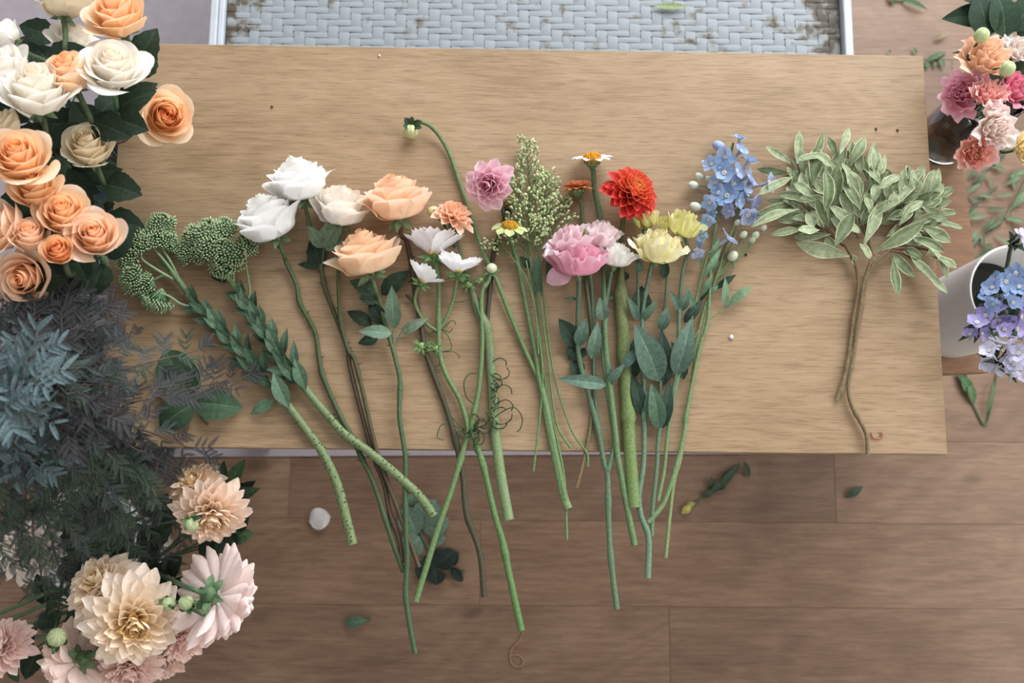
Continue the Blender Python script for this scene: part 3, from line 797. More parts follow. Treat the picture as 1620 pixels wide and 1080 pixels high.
for (u, v, wd, z, az, el, ci, co, lab) in DAH:
    a = axis(az, el); sz = wd * mpp(z); c = P(u, v, z)
    foot = Vector((DAHB.x + rnd.uniform(-.04, .04), DAHB.y + rnd.uniform(-.04, .04), .02))
    th = Thing('cream_dahlia', lab, 'dahlia', foot)
    base = c - a * sz * (.16 if el > 0 else .12)
    dahlia_bloom(th, base, a, sz * 1.08, 112, rnd, ci, co, mix(co, PK2, .2), .8, .15, 112, point=.4, wob=13)
    calyx(th, base, a, sz * .10, mix(G_MID, G_LIGHT, .5), 6, rnd, 1.2)
    back = base - a * sz * .28
    rim = Vector((DAHB.x + (back.x - DAHB.x) * .3, DAHB.y + (back.y - DAHB.y) * .3, .30))
    mb = MB(); mb.tube(smooth([base, back, (back + rim) / 2 + Vector((0, 0, .03)), rim, foot], 5), .0032, G_MID, 7); th.part('stem', mb, M_STEM)
    for q in range(2):
        an = rnd.uniform(0, 6.28); p = back.lerp(rim, .2 + .3 * q)
        th.part('leaf', leaf_mb(p, p + Vector((math.cos(an) * .07, math.sin(an) * .07, .0)), .036, jit(G_DK, rnd, .3), teeth=1), M_LEAF)
def bud_thing(lab, c, r, foot, a=None, green=.7, stem=True, mids=None, name='dahlia_bud'):
    th = Thing(name, lab, 'bud', foot); a = a or axis(rnd.uniform(0, 360), 50)
    mb = MB(); ca = mix(lin((226, 226, 170)), lin((120, 160, 80)), green)
    mb.ball(c, r, r * .95, a, lambda t, i: mix(ca, mix(ca, (1, 1, .8), .35), (i % 2) * t), 16, 8, lambda i, j: 1 - .07 * (i % 2))
    b = th.part('bud', mb, M_BUD)
    for k in range(6):
        fr = frame(c, a, k * 1.047).to_3x3()
        th.part('sepal', leaf_mb(c + fr @ Vector((r * .3, 0, -r * .95)), c + fr @ Vector((r * 1.15, 0, -r * (.1 if k % 2 else 1.1))), r * .8, jit(lin((92, 134, 70)), rnd, .2), shape='round', nl=5, bend=-.2 if k % 2 else .1), M_LEAF, b)
    if stem:
        back = c - a * r * .9
        mb = MB(); mb.tube(smooth([back, back - a * r] + (mids or [Vector((DAHB.x, DAHB.y, .3))]) + [Vector(foot)], 5), .0022, G_MID, 6); th.part('stem', mb, M_STEM)
    return th
for (u, v, z, r, lab) in ((303, 830, .78, 11, 'green dahlia bud beside the peach cream dahlia'), (267, 955, .76, 11, 'left one of two green buds above the turned away dahlia'),
                          (294, 953, .77, 12, 'right one of two green buds above the turned away dahlia'), (90, 1008, .75, 15, 'striped yellow green bud above the turned down dahlia'),
                          (242, 798, .66, 10, 'small green bud under the acacia left of cream dahlia'), (205, 830, .5, 11, 'dim green bud hidden under acacia')):
    bud_thing(lab, P(u, v, z), r * mpp(z), (DAHB.x + rnd.uniform(-.04, .04), DAHB.y + rnd.uniform(-.04, .04), .02))
th = Thing('dahlia_foliage_stem', 'dark green dahlia leaves among the cream blooms at lower left', 'foliage', (DAHB.x, DAHB.y, .02))
mb = MB(); hub = P(240, 890, .54); mb.tube(smooth([Vector((DAHB.x, DAHB.y, .02)), Vector((DAHB.x, DAHB.y, .28)), hub], 5), .004, G_MID, 7); th.part('stem', mb, M_STEM)
for (bu, bv, tu, tv, wd, col) in ((345, 790, 355, 728, 30, G_LEAF), (365, 765, 388, 726, 22, G_MID), (362, 790, 412, 772, 24, G_LEAF), (370, 785, 405, 760, 20, G_DK), (355, 800, 330, 745, 34, G_DK), (370, 850, 402, 842, 26, G_MID), (375, 840, 395, 808, 22, G_DK),
      (345, 850, 372, 872, 36, G_DK), (340, 860, 385, 850, 34, G_DK), (320, 855, 345, 880, 30, G_DK), (262, 905, 288, 880, 34, G_DK), (240, 920, 265, 895, 40, G_DK), (230, 895, 270, 945, 40, G_DK), (60, 980, 92, 985, 26, G_DK), (70, 1000, 100, 965, 26, G_LEAF),
      (110, 970, 140, 1010, 34, G_DK), (40, 1000, 20, 1060, 34, G_DK), (60, 1030, 40, 1075, 34, G_DK), (220, 870, 180, 890, 40, G_DK), (250, 860, 225, 830, 36, G_DK), (150, 1000, 120, 1015, 30, G_DK), (20, 1050, 30, 1079, 20, G_LEAF)):
    z = rnd.uniform(.62, .66); pb, pt = P(bu, bv, z), P(tu, tv, z + .01)
    th.part('leaf', leaf_mb(pb, pt, wd * mpp(z), jit(col, rnd, .2), teeth=1, bend=.12), M_LEAF)
    m2 = MB(); m2.tube(smooth([hub, hub.lerp(pb, .6) + Vector((0, 0, -.02)), pb], 3), .0013, G_MID, 5); th.part('leaf_stalk', m2, M_STEM)
for k, (v0, v1) in enumerate(((968, 962), (985, 978), (1000, 1002), (1012, 1030))):
    t2 = Thing('cut_dahlia_stem', ['upper', 'second', 'third', 'lowest'][k] + ' bare green stem slanting in front of the left dahlias', 'stem', P(10, v0, .5))
    mb = MB(); mb.tube(smooth([P(-20, v0 + 10, .48), P(40, (v0 + v1) / 2 - 12, .5), P(95, v1 - 30, .53), P(130, 950, .4), Vector((DAHB.x, DAHB.y, .03))], 5), .0032, jit(G_MID, rnd, .2), 7); t2.part('stem', mb, M_STEM)

# ================================================================== sedum stems on the table
BUDG = lin((160, 190, 136)); BUDD = lin((92, 130, 84))
def sedum(label, stem, heads, branches, lv, radii, seed):
    rnd = random.Random(seed)
    pts = px(stem); th = Thing('green_sedum', label, 'sedum', pts[-1])
    mb = stem_mb(stem, radii[0], radii[1], lin((130, 156, 104)), lin((138, 162, 104)), nodes_at=(), seg=12)
    st = th.part('stem', mb, M_STEM)
    sp = smooth(pts, 8); n = len(sp); mk = MB()             # leaf scars
    for k in range(60):
        i = int(n * rnd.uniform(.58, .99)); p = sp[i]; d = (sp[min(n - 1, i + 1)] - sp[i - 1]).normalized(); an = rnd.uniform(-1.7, 1.7)
        sd = d.cross(Vector((0, 0, 1))).normalized(); nn = sd.cross(d) 
        o = sd * math.sin(an) + Vector((0, 0, 1)) * math.cos(an); rr = (radii[0] + (radii[1] - radii[0]) * i / n) * mpp(TZ)
        mk.ball(p + o * rr * 1.0, .0010, .0014, d.cross(o), lin((84, 96, 56)), 5, 3)
    th.part('leaf_scars', mk, M_STEM, st, kind='stuff')
    for br in branches:
        b2 = MB(); q = smooth(px(br), 5); b2.tube(q, [(2.6 - 1.0 * i / len(q)) * mpp(TZ) for i in range(len(q))], lin((150, 186, 130)), 7); th.part('branch', b2, M_STEM, st)
    for (u, v, r, z, az, el) in heads:
        c = P(u, v, TZ + z * .001); R0 = r * mpp(TZ); a = axis(az, el); fr = frame(c, a).to_3x3()
        mb = MB(); root = c - a * R0 * .75
        N = int(170 * (r / 26) ** 1.6)
        for k in range(N):
            zf = 1 - (k + .5) / N * 1.05; ph = k * 2.39996; rr = math.sqrt(max(0, 1 - zf * zf))
            d = fr @ Vector((rr * math.cos(ph), rr * math.sin(ph), zf * .75))
            lump = 1 + .10 * math.sin(ph * 3 + zf * 7)
            p = c + d * R0 * lump * rnd.uniform(.84, 1.03)
            if p.z < TZ + .002: continue
            dd = (p - root).normalized(); L = rnd.uniform(.0036, .0054); x = dd.orthogonal().normalized(); y = dd.cross(x); o = len(mb.v)
            cb = mix(BUDD, BUDG, rnd.random() * .6); ct = mix(BUDG, lin((206, 222, 172)), rnd.random())
            w = rnd.uniform(.0013, .0019)
            mb.v.append(tuple(p - dd * L)); mb.c.append(BUDD)
            for q in range(4):
                an = q * math.pi / 2; mb.v.append(tuple(p + (x * math.cos(an) + y * math.sin(an)) * w)); mb.c.append(mix(cb, ct, .45))
            mb.v.append(tuple(p + dd * L * .7)); mb.c.append(ct)
            for q in range(4): mb.f.append((o, o + 1 + (q + 1) % 4, o + 1 + q)); mb.f.append((o + 5, o + 1 + q, o + 1 + (q + 1) % 4))
            if k % 5 == 0: mb.tube([root, (root + p) / 2 + dd * .001, p - dd * L], [.0012, .0008, .0005], mix(BUDD, BUDG, .3), 4, False)
        core = MB(); core.ball(c - a * R0 * .12, R0 * .64, R0 * .42, a, lin((58, 92, 56)), 10, 6)
        h = th.part('flower_head', core, M_BUD); th.part('flower_buds', mb, M_BUD, h, kind='stuff')
    leaves_px(th, lv, shape='lance', bend=.10, fold=.3)
    return th
S1 = [(255, 410, 20), (280, 440, 14), (311, 482, 9), (340, 510, 8), (373, 545, 8), (415, 592, 8), (457, 643, 7), (490, 687, 7), (513, 720, 7), (534, 767, 7), (546, 812, 6), (558, 861, 5)]
S2 = [(345, 412, 22), (353, 430, 16), (369, 450, 12), (390, 481, 9), (420, 527, 9), (452, 572, 9), (484, 616, 10), (519, 658, 10), (546, 687, 12), (587, 717, 14), (632, 755, 14), (664, 785, 12), (686, 816, 10)]
def auto_leaves(rnd, path, t0, t1, n, L0, L1, W, h0=10, h1=26):
    """leaves clothing a lying stem, pointing back towards its flower"""
    P2 = [Vector((a[0], a[1])) for a in path]; seg = [(P2[i + 1] - P2[i]).length for i in range(len(P2) - 1)]; tot = sum(seg); out = []
    for k in range(n):
        t = t0 + (t1 - t0) * k / (n - 1); s = t * tot; i = 0
        while i < len(seg) - 1 and s > seg[i]: s -= seg[i]; i += 1
        p = P2[i].lerp(P2[i + 1], s / seg[i]); d = (P2[i] - P2[i + 1]).normalized()
        an = (1, -1, .25, -.3)[k % 4] * R(rnd.uniform(22, 48)); c, s_ = math.cos(an), math.sin(an)
        e = Vector((d.x * c - d.y * s_, d.x * s_ + d.y * c)); L = (L0 + (L1 - L0) * k / n) * rnd.uniform(.85, 1.15)
        if k % 4 > 1: hb, ht = 15, rnd.uniform(24, 32)
        else: hb, ht = 8, rnd.uniform(6, 24)
        col = mix(lin((52, 80, 58)), lin((90, 122, 94)), rnd.random())
        out.append((p.x, p.y, p.x + e.x * L, p.y + e.y * L, W * rnd.uniform(.85, 1.15), col, hb, ht, rnd.uniform(-.4, .4)))
    return out
rnd = random.Random(8)
L_1 = auto_leaves(rnd, S1, .17, .49, 24, 32, 52, 15.5) + [(436, 632, 396, 655, 20, lin((92, 124, 96)), 8, 5), (457, 645, 432, 588, 26, lin((96, 130, 102)), 14, 24), (305, 480, 296, 450, 12, lin((70, 100, 72)), 10, 20)]
L_2 = auto_leaves(rnd, S2, .14, .44, 24, 30, 52, 15.5) + [(484, 616, 466, 566, 22, lin((88, 122, 94)), 16, 26), (478, 606, 440, 588, 18, G_LEAF, 10, 14), (360, 446, 333, 437, 8, G_DK, 6, 4), (380, 475, 358, 462, 14, G_LEAF, 8, 8)]
sedum('green sedum with the head nearest the roses and dark lower cluster', S1,
      [(256, 357, 23, 22, 60, 55), (240, 378, 24, 26, 110, 60), (222, 384, 25, 30, 120, 60), (204, 410, 22, 26, 150, 55), (212, 440, 26, 24, 190, 50), (232, 452, 22, 18, 200, 50), (250, 474, 25, 18, -110, -10), (274, 392, 17, 14, 60, 40), (262, 380, 18, 24, 70, 60)],
      [[(282, 438, 12), (268, 411, 22), (251, 386, 24)], [(278, 444, 12), (247, 426, 30), (225, 410, 34), (224, 396, 34)], [(282, 443, 10), (262, 415, 26), (241, 391, 28)], [(310, 487, 9), (286, 481, 16), (268, 469, 22), (250, 463, 24), (240, 464, 22)], [(285, 448, 10), (262, 436, 16), (235, 446, 20)]],
      L_1, (5.2, 8.2), 3)
sedum('green sedum with broad domed head touching the left white rose', S2,
      [(296, 400, 19, 16, 180, 45), (308, 376, 23, 22, 150, 55), (332, 368, 25, 26, 110, 60), (356, 364, 22, 24, 90, 55), (338, 390, 27, 30, 90, 75), (362, 402, 29, 30, -60, 70), (390, 388, 19, 20, 20, 60), (318, 398, 20, 24, 200, 60), (352, 422, 20, 22, -90, 50)],
      [[(391, 475, 9), (395, 458, 12), (388, 412, 18)], [(370, 448, 12), (369, 426, 18)]],
      L_2, (5.2, 8.0), 4)

# ================================================================== roses on the table
def table_rose(name, lab, bloom, stem, r, c0, c1, hts=.005, thorns=4):
    u, v, wd, hz, az, el, cf, op, sp_, tl = bloom
    z = TZ + hz * .001; th = Thing(name, lab, 'rose', P(stem[-1][0], stem[-1][1], TZ + hts))
    base, a = rose_bloom(th, P(u, v, z), wd * mpp(z), az, el, cf, op, 30, .9, spread=sp_, tall=tl)
    rose_stem(th, base, a, stem, r, c0, c1, hts, thorns=thorns, rnd=random.Random(int(u)))
    return th
GR, BR = lin((106, 128, 78)), lin((92, 72, 54))
table_rose('white_rose', 'white rose beside the sedum, lowest and leftmost of three white roses', (426, 350, 112, 44, 113, 24, PURE, .95, 1.15, 1.05),
           [(446, 403, 18), (453, 416, 10), (469, 450, 7), (475, 481), (498, 524), (504, 560), (512, 598), (540, 661), (555, 687), (573, 726), (590, 761), (605, 806), (623, 862), (639, 905)], 4.2, GR, lin((84, 106, 66)))
t = table_rose('white_rose', 'white rose standing highest of the three with three leaf sprig on its stem', (473, 288, 112, 46, 103, 22, PURE, .95, 1.15, 1.05),
           [(487, 352, 14), (501, 399, 7), (509, 430), (516, 462), (539, 521), (551, 558), (555, 587), (581, 687), (593, 726), (608, 767), (617, 812), (632, 856), (636, 890)], 4.0, GR, BR)
GU = lin((112, 136, 108))
leaves_px(t, [(512, 391, 545, 340, 34, GU, 16, 34), (511, 392, 487, 356, 22, GU, 16, 30), (513, 391, 552, 384, 22, GU, 16, 26), (508, 425, 494, 374, 32, G_DK, 5, 8), (507, 422, 471, 418, 14, G_DK, 5, 8)], teeth=1)
m2 = MB(); m2.tube(smooth(px([(508, 424, 6), (511, 405, 13), (512, 390, 16)]), 4), .0012, GU, 5); t.part('leaf_stalk', m2, M_STEM)
table_rose('white_rose', 'white rose with blushed lower petals, rightmost of the three white roses', (538, 330, 98, 38, 84, 32, PURER, .85, 1.1, 1.0),
           [(536, 395, 8), (535, 432), (537, 489), (541, 519), (551, 554), (561, 569), (576, 628), (587, 678), (599, 723), (617, 773), (635, 821), (649, 858), (663, 897)], 3.8, GR, lin((96, 84, 58)), .010)
t = table_rose('peach_rose', 'upper peach rose on a dark brown stem above the cosmos', (626, 318, 114, 44, 100, 24, PEACHP, .95, 1.15, 1.02),
           [(638, 358, 16), (643, 381, 8), (649, 409), (655, 446), (659, 478), (667, 519), (673, 555), (688, 598), (706, 646), (721, 699), (732, 752), (738, 812), (759, 874), (766, 944)], 4.8, lin((106, 70, 54)), lin((86, 82, 58)))
leaves_px(t, [(634, 527, 679, 503, 18, G_UNDER, 6, 10)])
m2 = MB(); m2.tube(smooth(px([(664, 500, 6), (650, 515, 7), (634, 527, 6), (627, 545, 6)]), 4), .001, GU, 5); t.part('leaf_stalk', m2, M_STEM)
m2 = MB(); m2.tube(smooth(px([(659, 484, 5), (650, 473, 8), (642, 465, 10)]), 3), .002, BR, 6); t.part('side_shoot', m2, M_STEM)
t = table_rose('peach_rose', 'lower peach rose with many dark leaves below its bloom', (578, 402, 120, 44, 106, 22, PEACHT, .95, 1.2, .95),
           [(596, 446, 18), (600, 474, 9), (608, 507), (616, 533), (622, 554), (626, 569), (633, 604), (632, 658), (641, 720), (641, 767), (642, 827), (644, 883), (642, 940), (648, 987), (657, 1033)], 4.2, lin((120, 142, 92)), lin((78, 112, 72)), .012)
leaves_px(t, [(598, 464, 553, 444, 26, G_LEAF, 10, 12), (600, 470, 568, 472, 26, G_LEAF, 8, 10), (604, 466, 649, 428, 30, G_DK, 8, 8), (624, 520, 620, 452, 26, lin((96, 122, 98)), 14, 26), (588, 513, 549, 492, 22, G_DK, 7, 6), (608, 515, 584, 476, 26, G_DK, 7, 6),
              (619, 527, 567, 524, 22, lin((112, 144, 120)), 18, 26), (598, 535, 566, 543, 18, G_DK, 6, 5)], teeth=.8)
m2 = MB(); m2.tube(smooth(px([(624, 556, 12), (622, 540, 14), (622, 520, 14)]), 4), .0012, GU, 5); t.part('leaf_stalk', m2, M_STEM)

# rose leaf sprig on the table
t = Thing('rose_leaf_sprig', 'sprig of three large round rose leaves lying on table under acacia', 'leaf sprig', P(320, 672))
leaves_px(t, [(305, 632, 262, 553, 66, lin((58, 84, 58)), 6, 12), (308, 637, 384, 645, 50, lin((74, 104, 76)), 6, 8), (305, 640, 253, 675, 50, lin((52, 78, 54)), 5, 6)], shape='round', teeth=.5)
t.part('stem', stem_mb([(296, 615, 6), (306, 637, 6), (318, 660, 4), (330, 672, 2)], 1.8, 1.8, lin((110, 120, 74))), M_STEM)

# ================================================================== dahlias on the table
rnd = random.Random(21)
def table_dahlia(lab, u, v, wd, hz, az, el, ci, co, ct, n, stem, r0, r1, c0, c1, back=100, wid=.19, point=.5, nodes=()):
    z = TZ + hz * .001; a = axis(az, el); sz = wd * mpp(z); th = Thing('dahlia', lab, 'dahlia', P(stem[-1][0], stem[-1][1], TZ + .006))
    base = P(u, v, z) - a * sz * .12
    dahlia_bloom(th, base, a, sz, n, rnd, ci, co, ct, .9, wid, back, point=point)
    calyx(th, base, a, sz * .10, G_DK, 5, rnd, 1.0)
    pts = [base, base - a * sz * .12] + px(stem, .006); sp = smooth(pts, 5); nn = len(sp); m = mpp(TZ)
    rad = [(r0 + (r1 - r0) * max(0, min(1, (i / nn - .30) / .12)) ** 2 * (.85 + .15 * i / nn)) * m * (1 + sum(.3 * math.exp(-((i / nn - q) / .015) ** 2) for q in nodes)) for i in range(nn)]
    mb = MB(); mb.tube(sp, rad, lambda t: mix(c0, c1, t), 10, True, lin((190, 200, 150))); th.part('stem', mb, M_STEM)
    return th
table_dahlia('pink dahlia with deep rose centre beside the green filler', 775, 292, 92, 44, -135, 58, lin((232, 132, 156)), lin((248, 204, 218)), lin((252, 226, 236)), 46,
             [(795, 330, 20), (797, 350, 10), (790, 371, 6), (781, 398, 5), (778, 430, 5), (774, 470, 5), (771, 510, 5), (772, 542, 5)], 3.0, 3.6, G_DK, lin((84, 76, 60)), 96, .25)
t = table_dahlia('peach pink dahlia with a pale bud beside it', 718, 342, 80, 36, 60, 40, lin((252, 218, 156)), lin((250, 220, 172)), lin((248, 202, 192)), 56,
             [(719, 368, 10), (730, 403, 6), (744, 450, 5), (757, 492, 5), (771, 523, 7), (777, 583, 7), (780, 619, 7), (783, 678, 7), (792, 750, 7), (805, 822, 6)], 3.0, 8.4, lin((104, 104, 74)), lin((148, 178, 118)), 104, .19, nodes=(.52,))
c = P(686, 336, TZ + .02); mb = MB(); mb.ball(c, .0095, .0095, axis(150, 30), lambda q, i: mix(lin((226, 214, 150)), lin((206, 190, 130)), i % 2), 14, 7, lambda i, j: 1 - .06 * (i % 2)); b = t.part('bud', mb, M_BUD)
for k in range(4): t.part('sepal', leaf_mb(P(694, 338, TZ + .018), P(694 + (6, 12, 2, -2)[k], 338 + (-8, 6, 12, 9)[k], TZ + .026), .008, G_LEAF, shape='round', nl=5), M_LEAF, b)
t.part('bud_stalk', stem_mb([(692, 340, 18), (701, 352, 14), (708, 368, 9), (720, 392, 6)], 2.2, 2.2, G_LEAF), M_STEM)
table_dahlia('large red dahlia with yellow orange centre', 1000, 303, 102, 46, 40, 62, lin((250, 214, 128)), lin((208, 36, 54)), lin((238, 92, 84)), 112,
             [(985, 356, 12), (982, 400, 8), (982, 450, 9), (983, 496, 10), (986, 530, 10), (990, 607, 10), (994, 660, 10), (996, 705, 10), (1003, 802, 8)], 4.4, 10.5, lin((120, 110, 74)), lin((132, 166, 88)), 106, .18, point=.2, nodes=(.42, .62, .78))

# nodding dahlia bud
t = Thing('dahlia_bud', 'nodding pale green dahlia bud on long curved stem above all flowers', 'bud', P(850, 590))
c = P(650, 208, TZ + .014); r = 13 * mpp(TZ); mb = MB()
ca = lin((214, 214, 160)); mb.ball(c, r, r * .9, axis(-85, 10), lambda q, i: mix(ca, lin((168, 184, 112)), (i % 2) * .8), 18, 8, lambda i, j: 1 - .09 * (i % 2)); b = t.part('bud', mb, M_BUD)
for (u0, v0, u1, v1) in ((648, 198, 640, 186), (650, 198, 652, 184), (654, 198, 668, 192), (655, 200, 667, 203), (646, 200, 638, 200)):
    t.part('sepal', leaf_mb(P(u0, v0, TZ + .02), P(u1, v1, TZ + .026), .010, lin((56, 78, 50)), shape='round', nl=5), M_LEAF, b)
t.part('stem', stem_mb([(650, 196, 18), (664, 193, 20), (681, 200, 16), (697, 218, 10), (712, 246, 6), (728, 292, 5), (746, 345, 5), (765, 400, 8), (783, 437, 10), (803, 488, 8), (824, 539, 6), (844, 583, 6), (852, 600, 6)], 3.6, 4.2, lin((112, 142, 88)), lin((120, 158, 96)), .006), M_STEM)

t = Thing('dahlia_bud', 'dim olive yellow bud tucked between pink dahlia and filler', 'bud', P(806, 322))
c = P(806, 322, TZ + .010); mb = MB(); mb.ball(c, .0095, .0095, axis(20, 20), lambda q, i: mix(lin((150, 132, 60)), lin((84, 84, 48)), i % 2), 14, 7, lambda i, j: 1 - .08 * (i % 2)); b = t.part('bud', mb, M_BUD)
for k in range(4): t.part('sepal', leaf_mb(P(800, 326 + k * 2, TZ + .008), P(794 + k * 5, 334 + k * 3, TZ + .010), .009, G_DK, shape='round', nl=5), M_LEAF, b)

# ================================================================== cosmos
WC = lin((252, 252, 255)); CGR = lin((100, 142, 78)); CST = lin((124, 156, 98))
def cosmos_bloom(th, cu, cv, hz, wd, az, el, seed, npet=8, droop=(), open_=66, sizes=None):
    rnd = random.Random(seed); a = axis(az, el); z = TZ + hz * .001; base = P(cu, cv, z); s = wd * mpp(z)
    s = wd * mpp(z); d = MB(); d.ball(base + a * s * .05, s * .09, s * .06, a, lin((222, 190, 70)), 10, 5); b = th.part('bloom', d, M_DISC)
    M = frame(base, a, rnd.uniform(0, 6), s)
    for k in range(npet):
        pol = open_ + rnd.uniform(-8, 8)
        L = .54 * rnd.uniform(.92, 1.06)
        pm = strip_petal(L, .44, WC, WC, .12, rnd.uniform(-.12, .10), .8, teeth=1, nv=7)
        for i, q in enumerate(pm.v):                            # soft pleats
            pm.v[i] = (q[0], q[1], q[2] + .012 * math.sin(q[1] * 60) * min(1, q[0] * 3))
        A = Matrix.Rotation(k * 6.283 / npet + rnd.uniform(-.1, .1), 4, 'Z') @ Matrix.Rotation(-R(90 - pol), 4, 'Y') @ Matrix.Rotation(rnd.uniform(-.2, .2), 4, 'X')
        th.part('petal', xform(pm, M @ A), M_COSMOS, b)
    c = MB(); c.ball(base - a * s * .05, s * .08, s * .08, a, CGR, 8, 5); cc = th.part('calyx', c, M_STEM)
    for k in range(8):
        fr = frame(base, a, k * .785 + .2).to_3x3(); dd = (fr @ Vector((1, 0, .10 if k % 2 else -.35))).normalized()
        th.part('sepal', leaf_mb(base - a * s * .05 + dd * s * .04, base - a * s * .05 + dd * s * .26, s * .065, jit(CGR, rnd, .2), shape='lance', nl=5), M_LEAF, cc)
    return base
def spiky_bud(th, u, v, hz, r, seed, stalk=None):
    rnd = random.Random(seed); c = P(u, v, TZ + hz * .001); rr = r * mpp(TZ); a = axis(rnd.uniform(0, 360), 60)
    mb = MB(); mb.ball(c, rr * .6, rr * .6, a, lin((140, 176, 100)), 8, 6); b = th.part('bud', mb, M_BUD)
    for k in range(9):
        d = (frame(c, a, k * .7).to_3x3() @ Vector((1, 0, rnd.uniform(-.5, .9)))).normalized()
        th.part('sepal', leaf_mb(c + d * rr * .4, c + d * rr * 1.7, rr * .45, jit(CGR, rnd, .2), shape='lance', nl=4), M_LEAF, b)
    if stalk: th.part('stalk', stem_mb(stalk, 1.4, 1.4, CST, seg=5), M_STEM)
def tendrils(th, items, col, seed, r=.0007):
    for path in items: 
        mb = MB(); mb.tube(smooth(px(path, .007), 5), r, col, 4); th.part('tendril', mb, M_STEM)
t = Thing('white_cosmos', 'white cosmos spray with three toothed blooms below the peach dahlia', 'cosmos', P(658, 951))
cosmos_bloom(t, 686, 403, 18, 104, 94, 2, 1, 8, open_=50)
cosmos_bloom(t, 724, 431, 24, 88, 84, 4, 2, 8, open_=56)
cosmos_bloom(t, 667, 446, 18, 74, 60, 8, 3, 6, open_=55)
t.part('stem', stem_mb([(686, 404, 16), (690, 420, 12), (694, 441, 9), (694, 520, 8), (696, 561, 8), (707, 595, 8), (727, 631, 9), (740, 675, 10), (736, 700, 9), (715, 773, 8), (694, 833, 8), (675, 895, 8), (658, 951, 8)], 3.6, 5.2, CST, lin((126, 160, 96)), nodes_at=(.24, .70), capcol=lin((200, 200, 160))), M_STEM)
t.part('side_stem', stem_mb([(723, 432, 22), (722, 445, 14), (716, 477, 9), (703, 510, 8), (694, 521, 8)], 2.8, 3, CST), M_STEM)
t.part('side_stem', stem_mb([(667, 447, 16), (659, 460, 9), (657, 481, 8), (671, 508, 8), (689, 522, 8), (694, 522, 8)], 3.0, 3.2, CST), M_STEM)
spiky_bud(t, 667, 547, 9, 10, 4, [(667, 547, 9), (680, 555, 9), (696, 566, 8)])
spiky_bud(t, 688, 549, 12, 9, 5, [(688, 549, 12), (692, 560, 9), (697, 568, 8)])
tendrils(t, [[(694, 521), (706, 515), (712, 508), (719, 508), (721, 514)], [(698, 520), (708, 530), (714, 545), (713, 553), (700, 556)], [(700, 557), (716, 556), (724, 560), (727, 567)], [(690, 524), (680, 527), (679, 540), (682, 552)], [(697, 575), (690, 580), (688, 588)], [(714, 478), (732, 477), (744, 472), (756, 470)], [(700, 520), (710, 525), (716, 520)],
             [(735, 680), (722, 668), (714, 660), (708, 668)], [(736, 683), (718, 672), (700, 671), (694, 680), (692, 692), (702, 696)], [(740, 685), (725, 682), (712, 690)]], lin((78, 116, 66)), 2)
t = Thing('white_cosmos', 'cosmos stem with one round unopened bud and a mass of curling tendrils', 'cosmos', P(825, 997))
c = P(778, 424, TZ + .016); mb = MB(); mb.ball(c, 9 * mpp(TZ), 8 * mpp(TZ), axis(80, 40), lin((222, 224, 190)), 10, 6); b = t.part('bud', mb, M_BUD)
for k in range(8):
    d = (frame(c, axis(80, 40), k * .785).to_3x3() @ Vector((1, 0, .2 if k % 2 else -.5))).normalized(); t.part('sepal', leaf_mb(c - axis(80, 40) * .006, c + d * .013 - axis(80, 40) * .003, .005, CGR, shape='lance', nl=4), M_LEAF, b)
t.part('stem', stem_mb([(777, 432, 14), (772, 446, 11), (762, 467, 11), (763, 543, 12), (758, 612, 12), (753, 640, 12), (746, 676, 12), (752, 697, 10), (765, 738, 9), (783, 815, 8), (795, 856, 8), (807, 915, 8), (825, 997, 8)], 3.4, 6.0, CST, lin((108, 154, 82)), nodes_at=(.12, .44, .66, .86), capcol=lin((120, 160, 90))), M_STEM)
spiky_bud(t, 741, 450, 9, 9, 7); spiky_bud(t, 761, 443, 9, 7, 8)
t.part('side_stem', stem_mb([(741, 450, 8), (746, 462, 6), (757, 492, 12), (763, 512, 12)], 2.4, 2.6, G_MID), M_STEM)
rnd = random.Random(14); it = []
for k in range(26):
    u0, v0 = (777, 620 + rnd.uniform(-30, 55)) if k % 2 else (745 + rnd.uniform(0, 12), 684 - rnd.uniform(0, 14)); an = rnd.uniform(-.9, 1.3) if k % 2 else rnd.uniform(-2.6, 1.2); L = rnd.uniform(24, 46); cv = rnd.choice((-1, 1)) * rnd.uniform(.4, 1.0)
    p = [(u0, v0, 14)]; x, y = u0, v0
    for q in range(6):
        x += math.cos(an) * L / 6; y -= math.sin(an) * L / 6; an += cv * (.25 + q * .16); p.append((x, y, 14 + rnd.uniform(-4, 8)))
    it.append(p)
it += [[(752, 640, 14), (738, 628, 16), (734, 605, 18), (742, 592, 16), (754, 590, 14)], [(780, 572, 14), (790, 566, 16), (800, 571, 16), (801, 578, 14)], [(782, 660, 14), (800, 648, 16), (815, 645, 16), (826, 660, 14), (824, 676, 10), (818, 683, 8)], [(782, 640, 14), (800, 632, 16), (811, 640, 16), (809, 650, 14)]]
tendrils(t, it, lin((62, 92, 54)), 1, .0008)

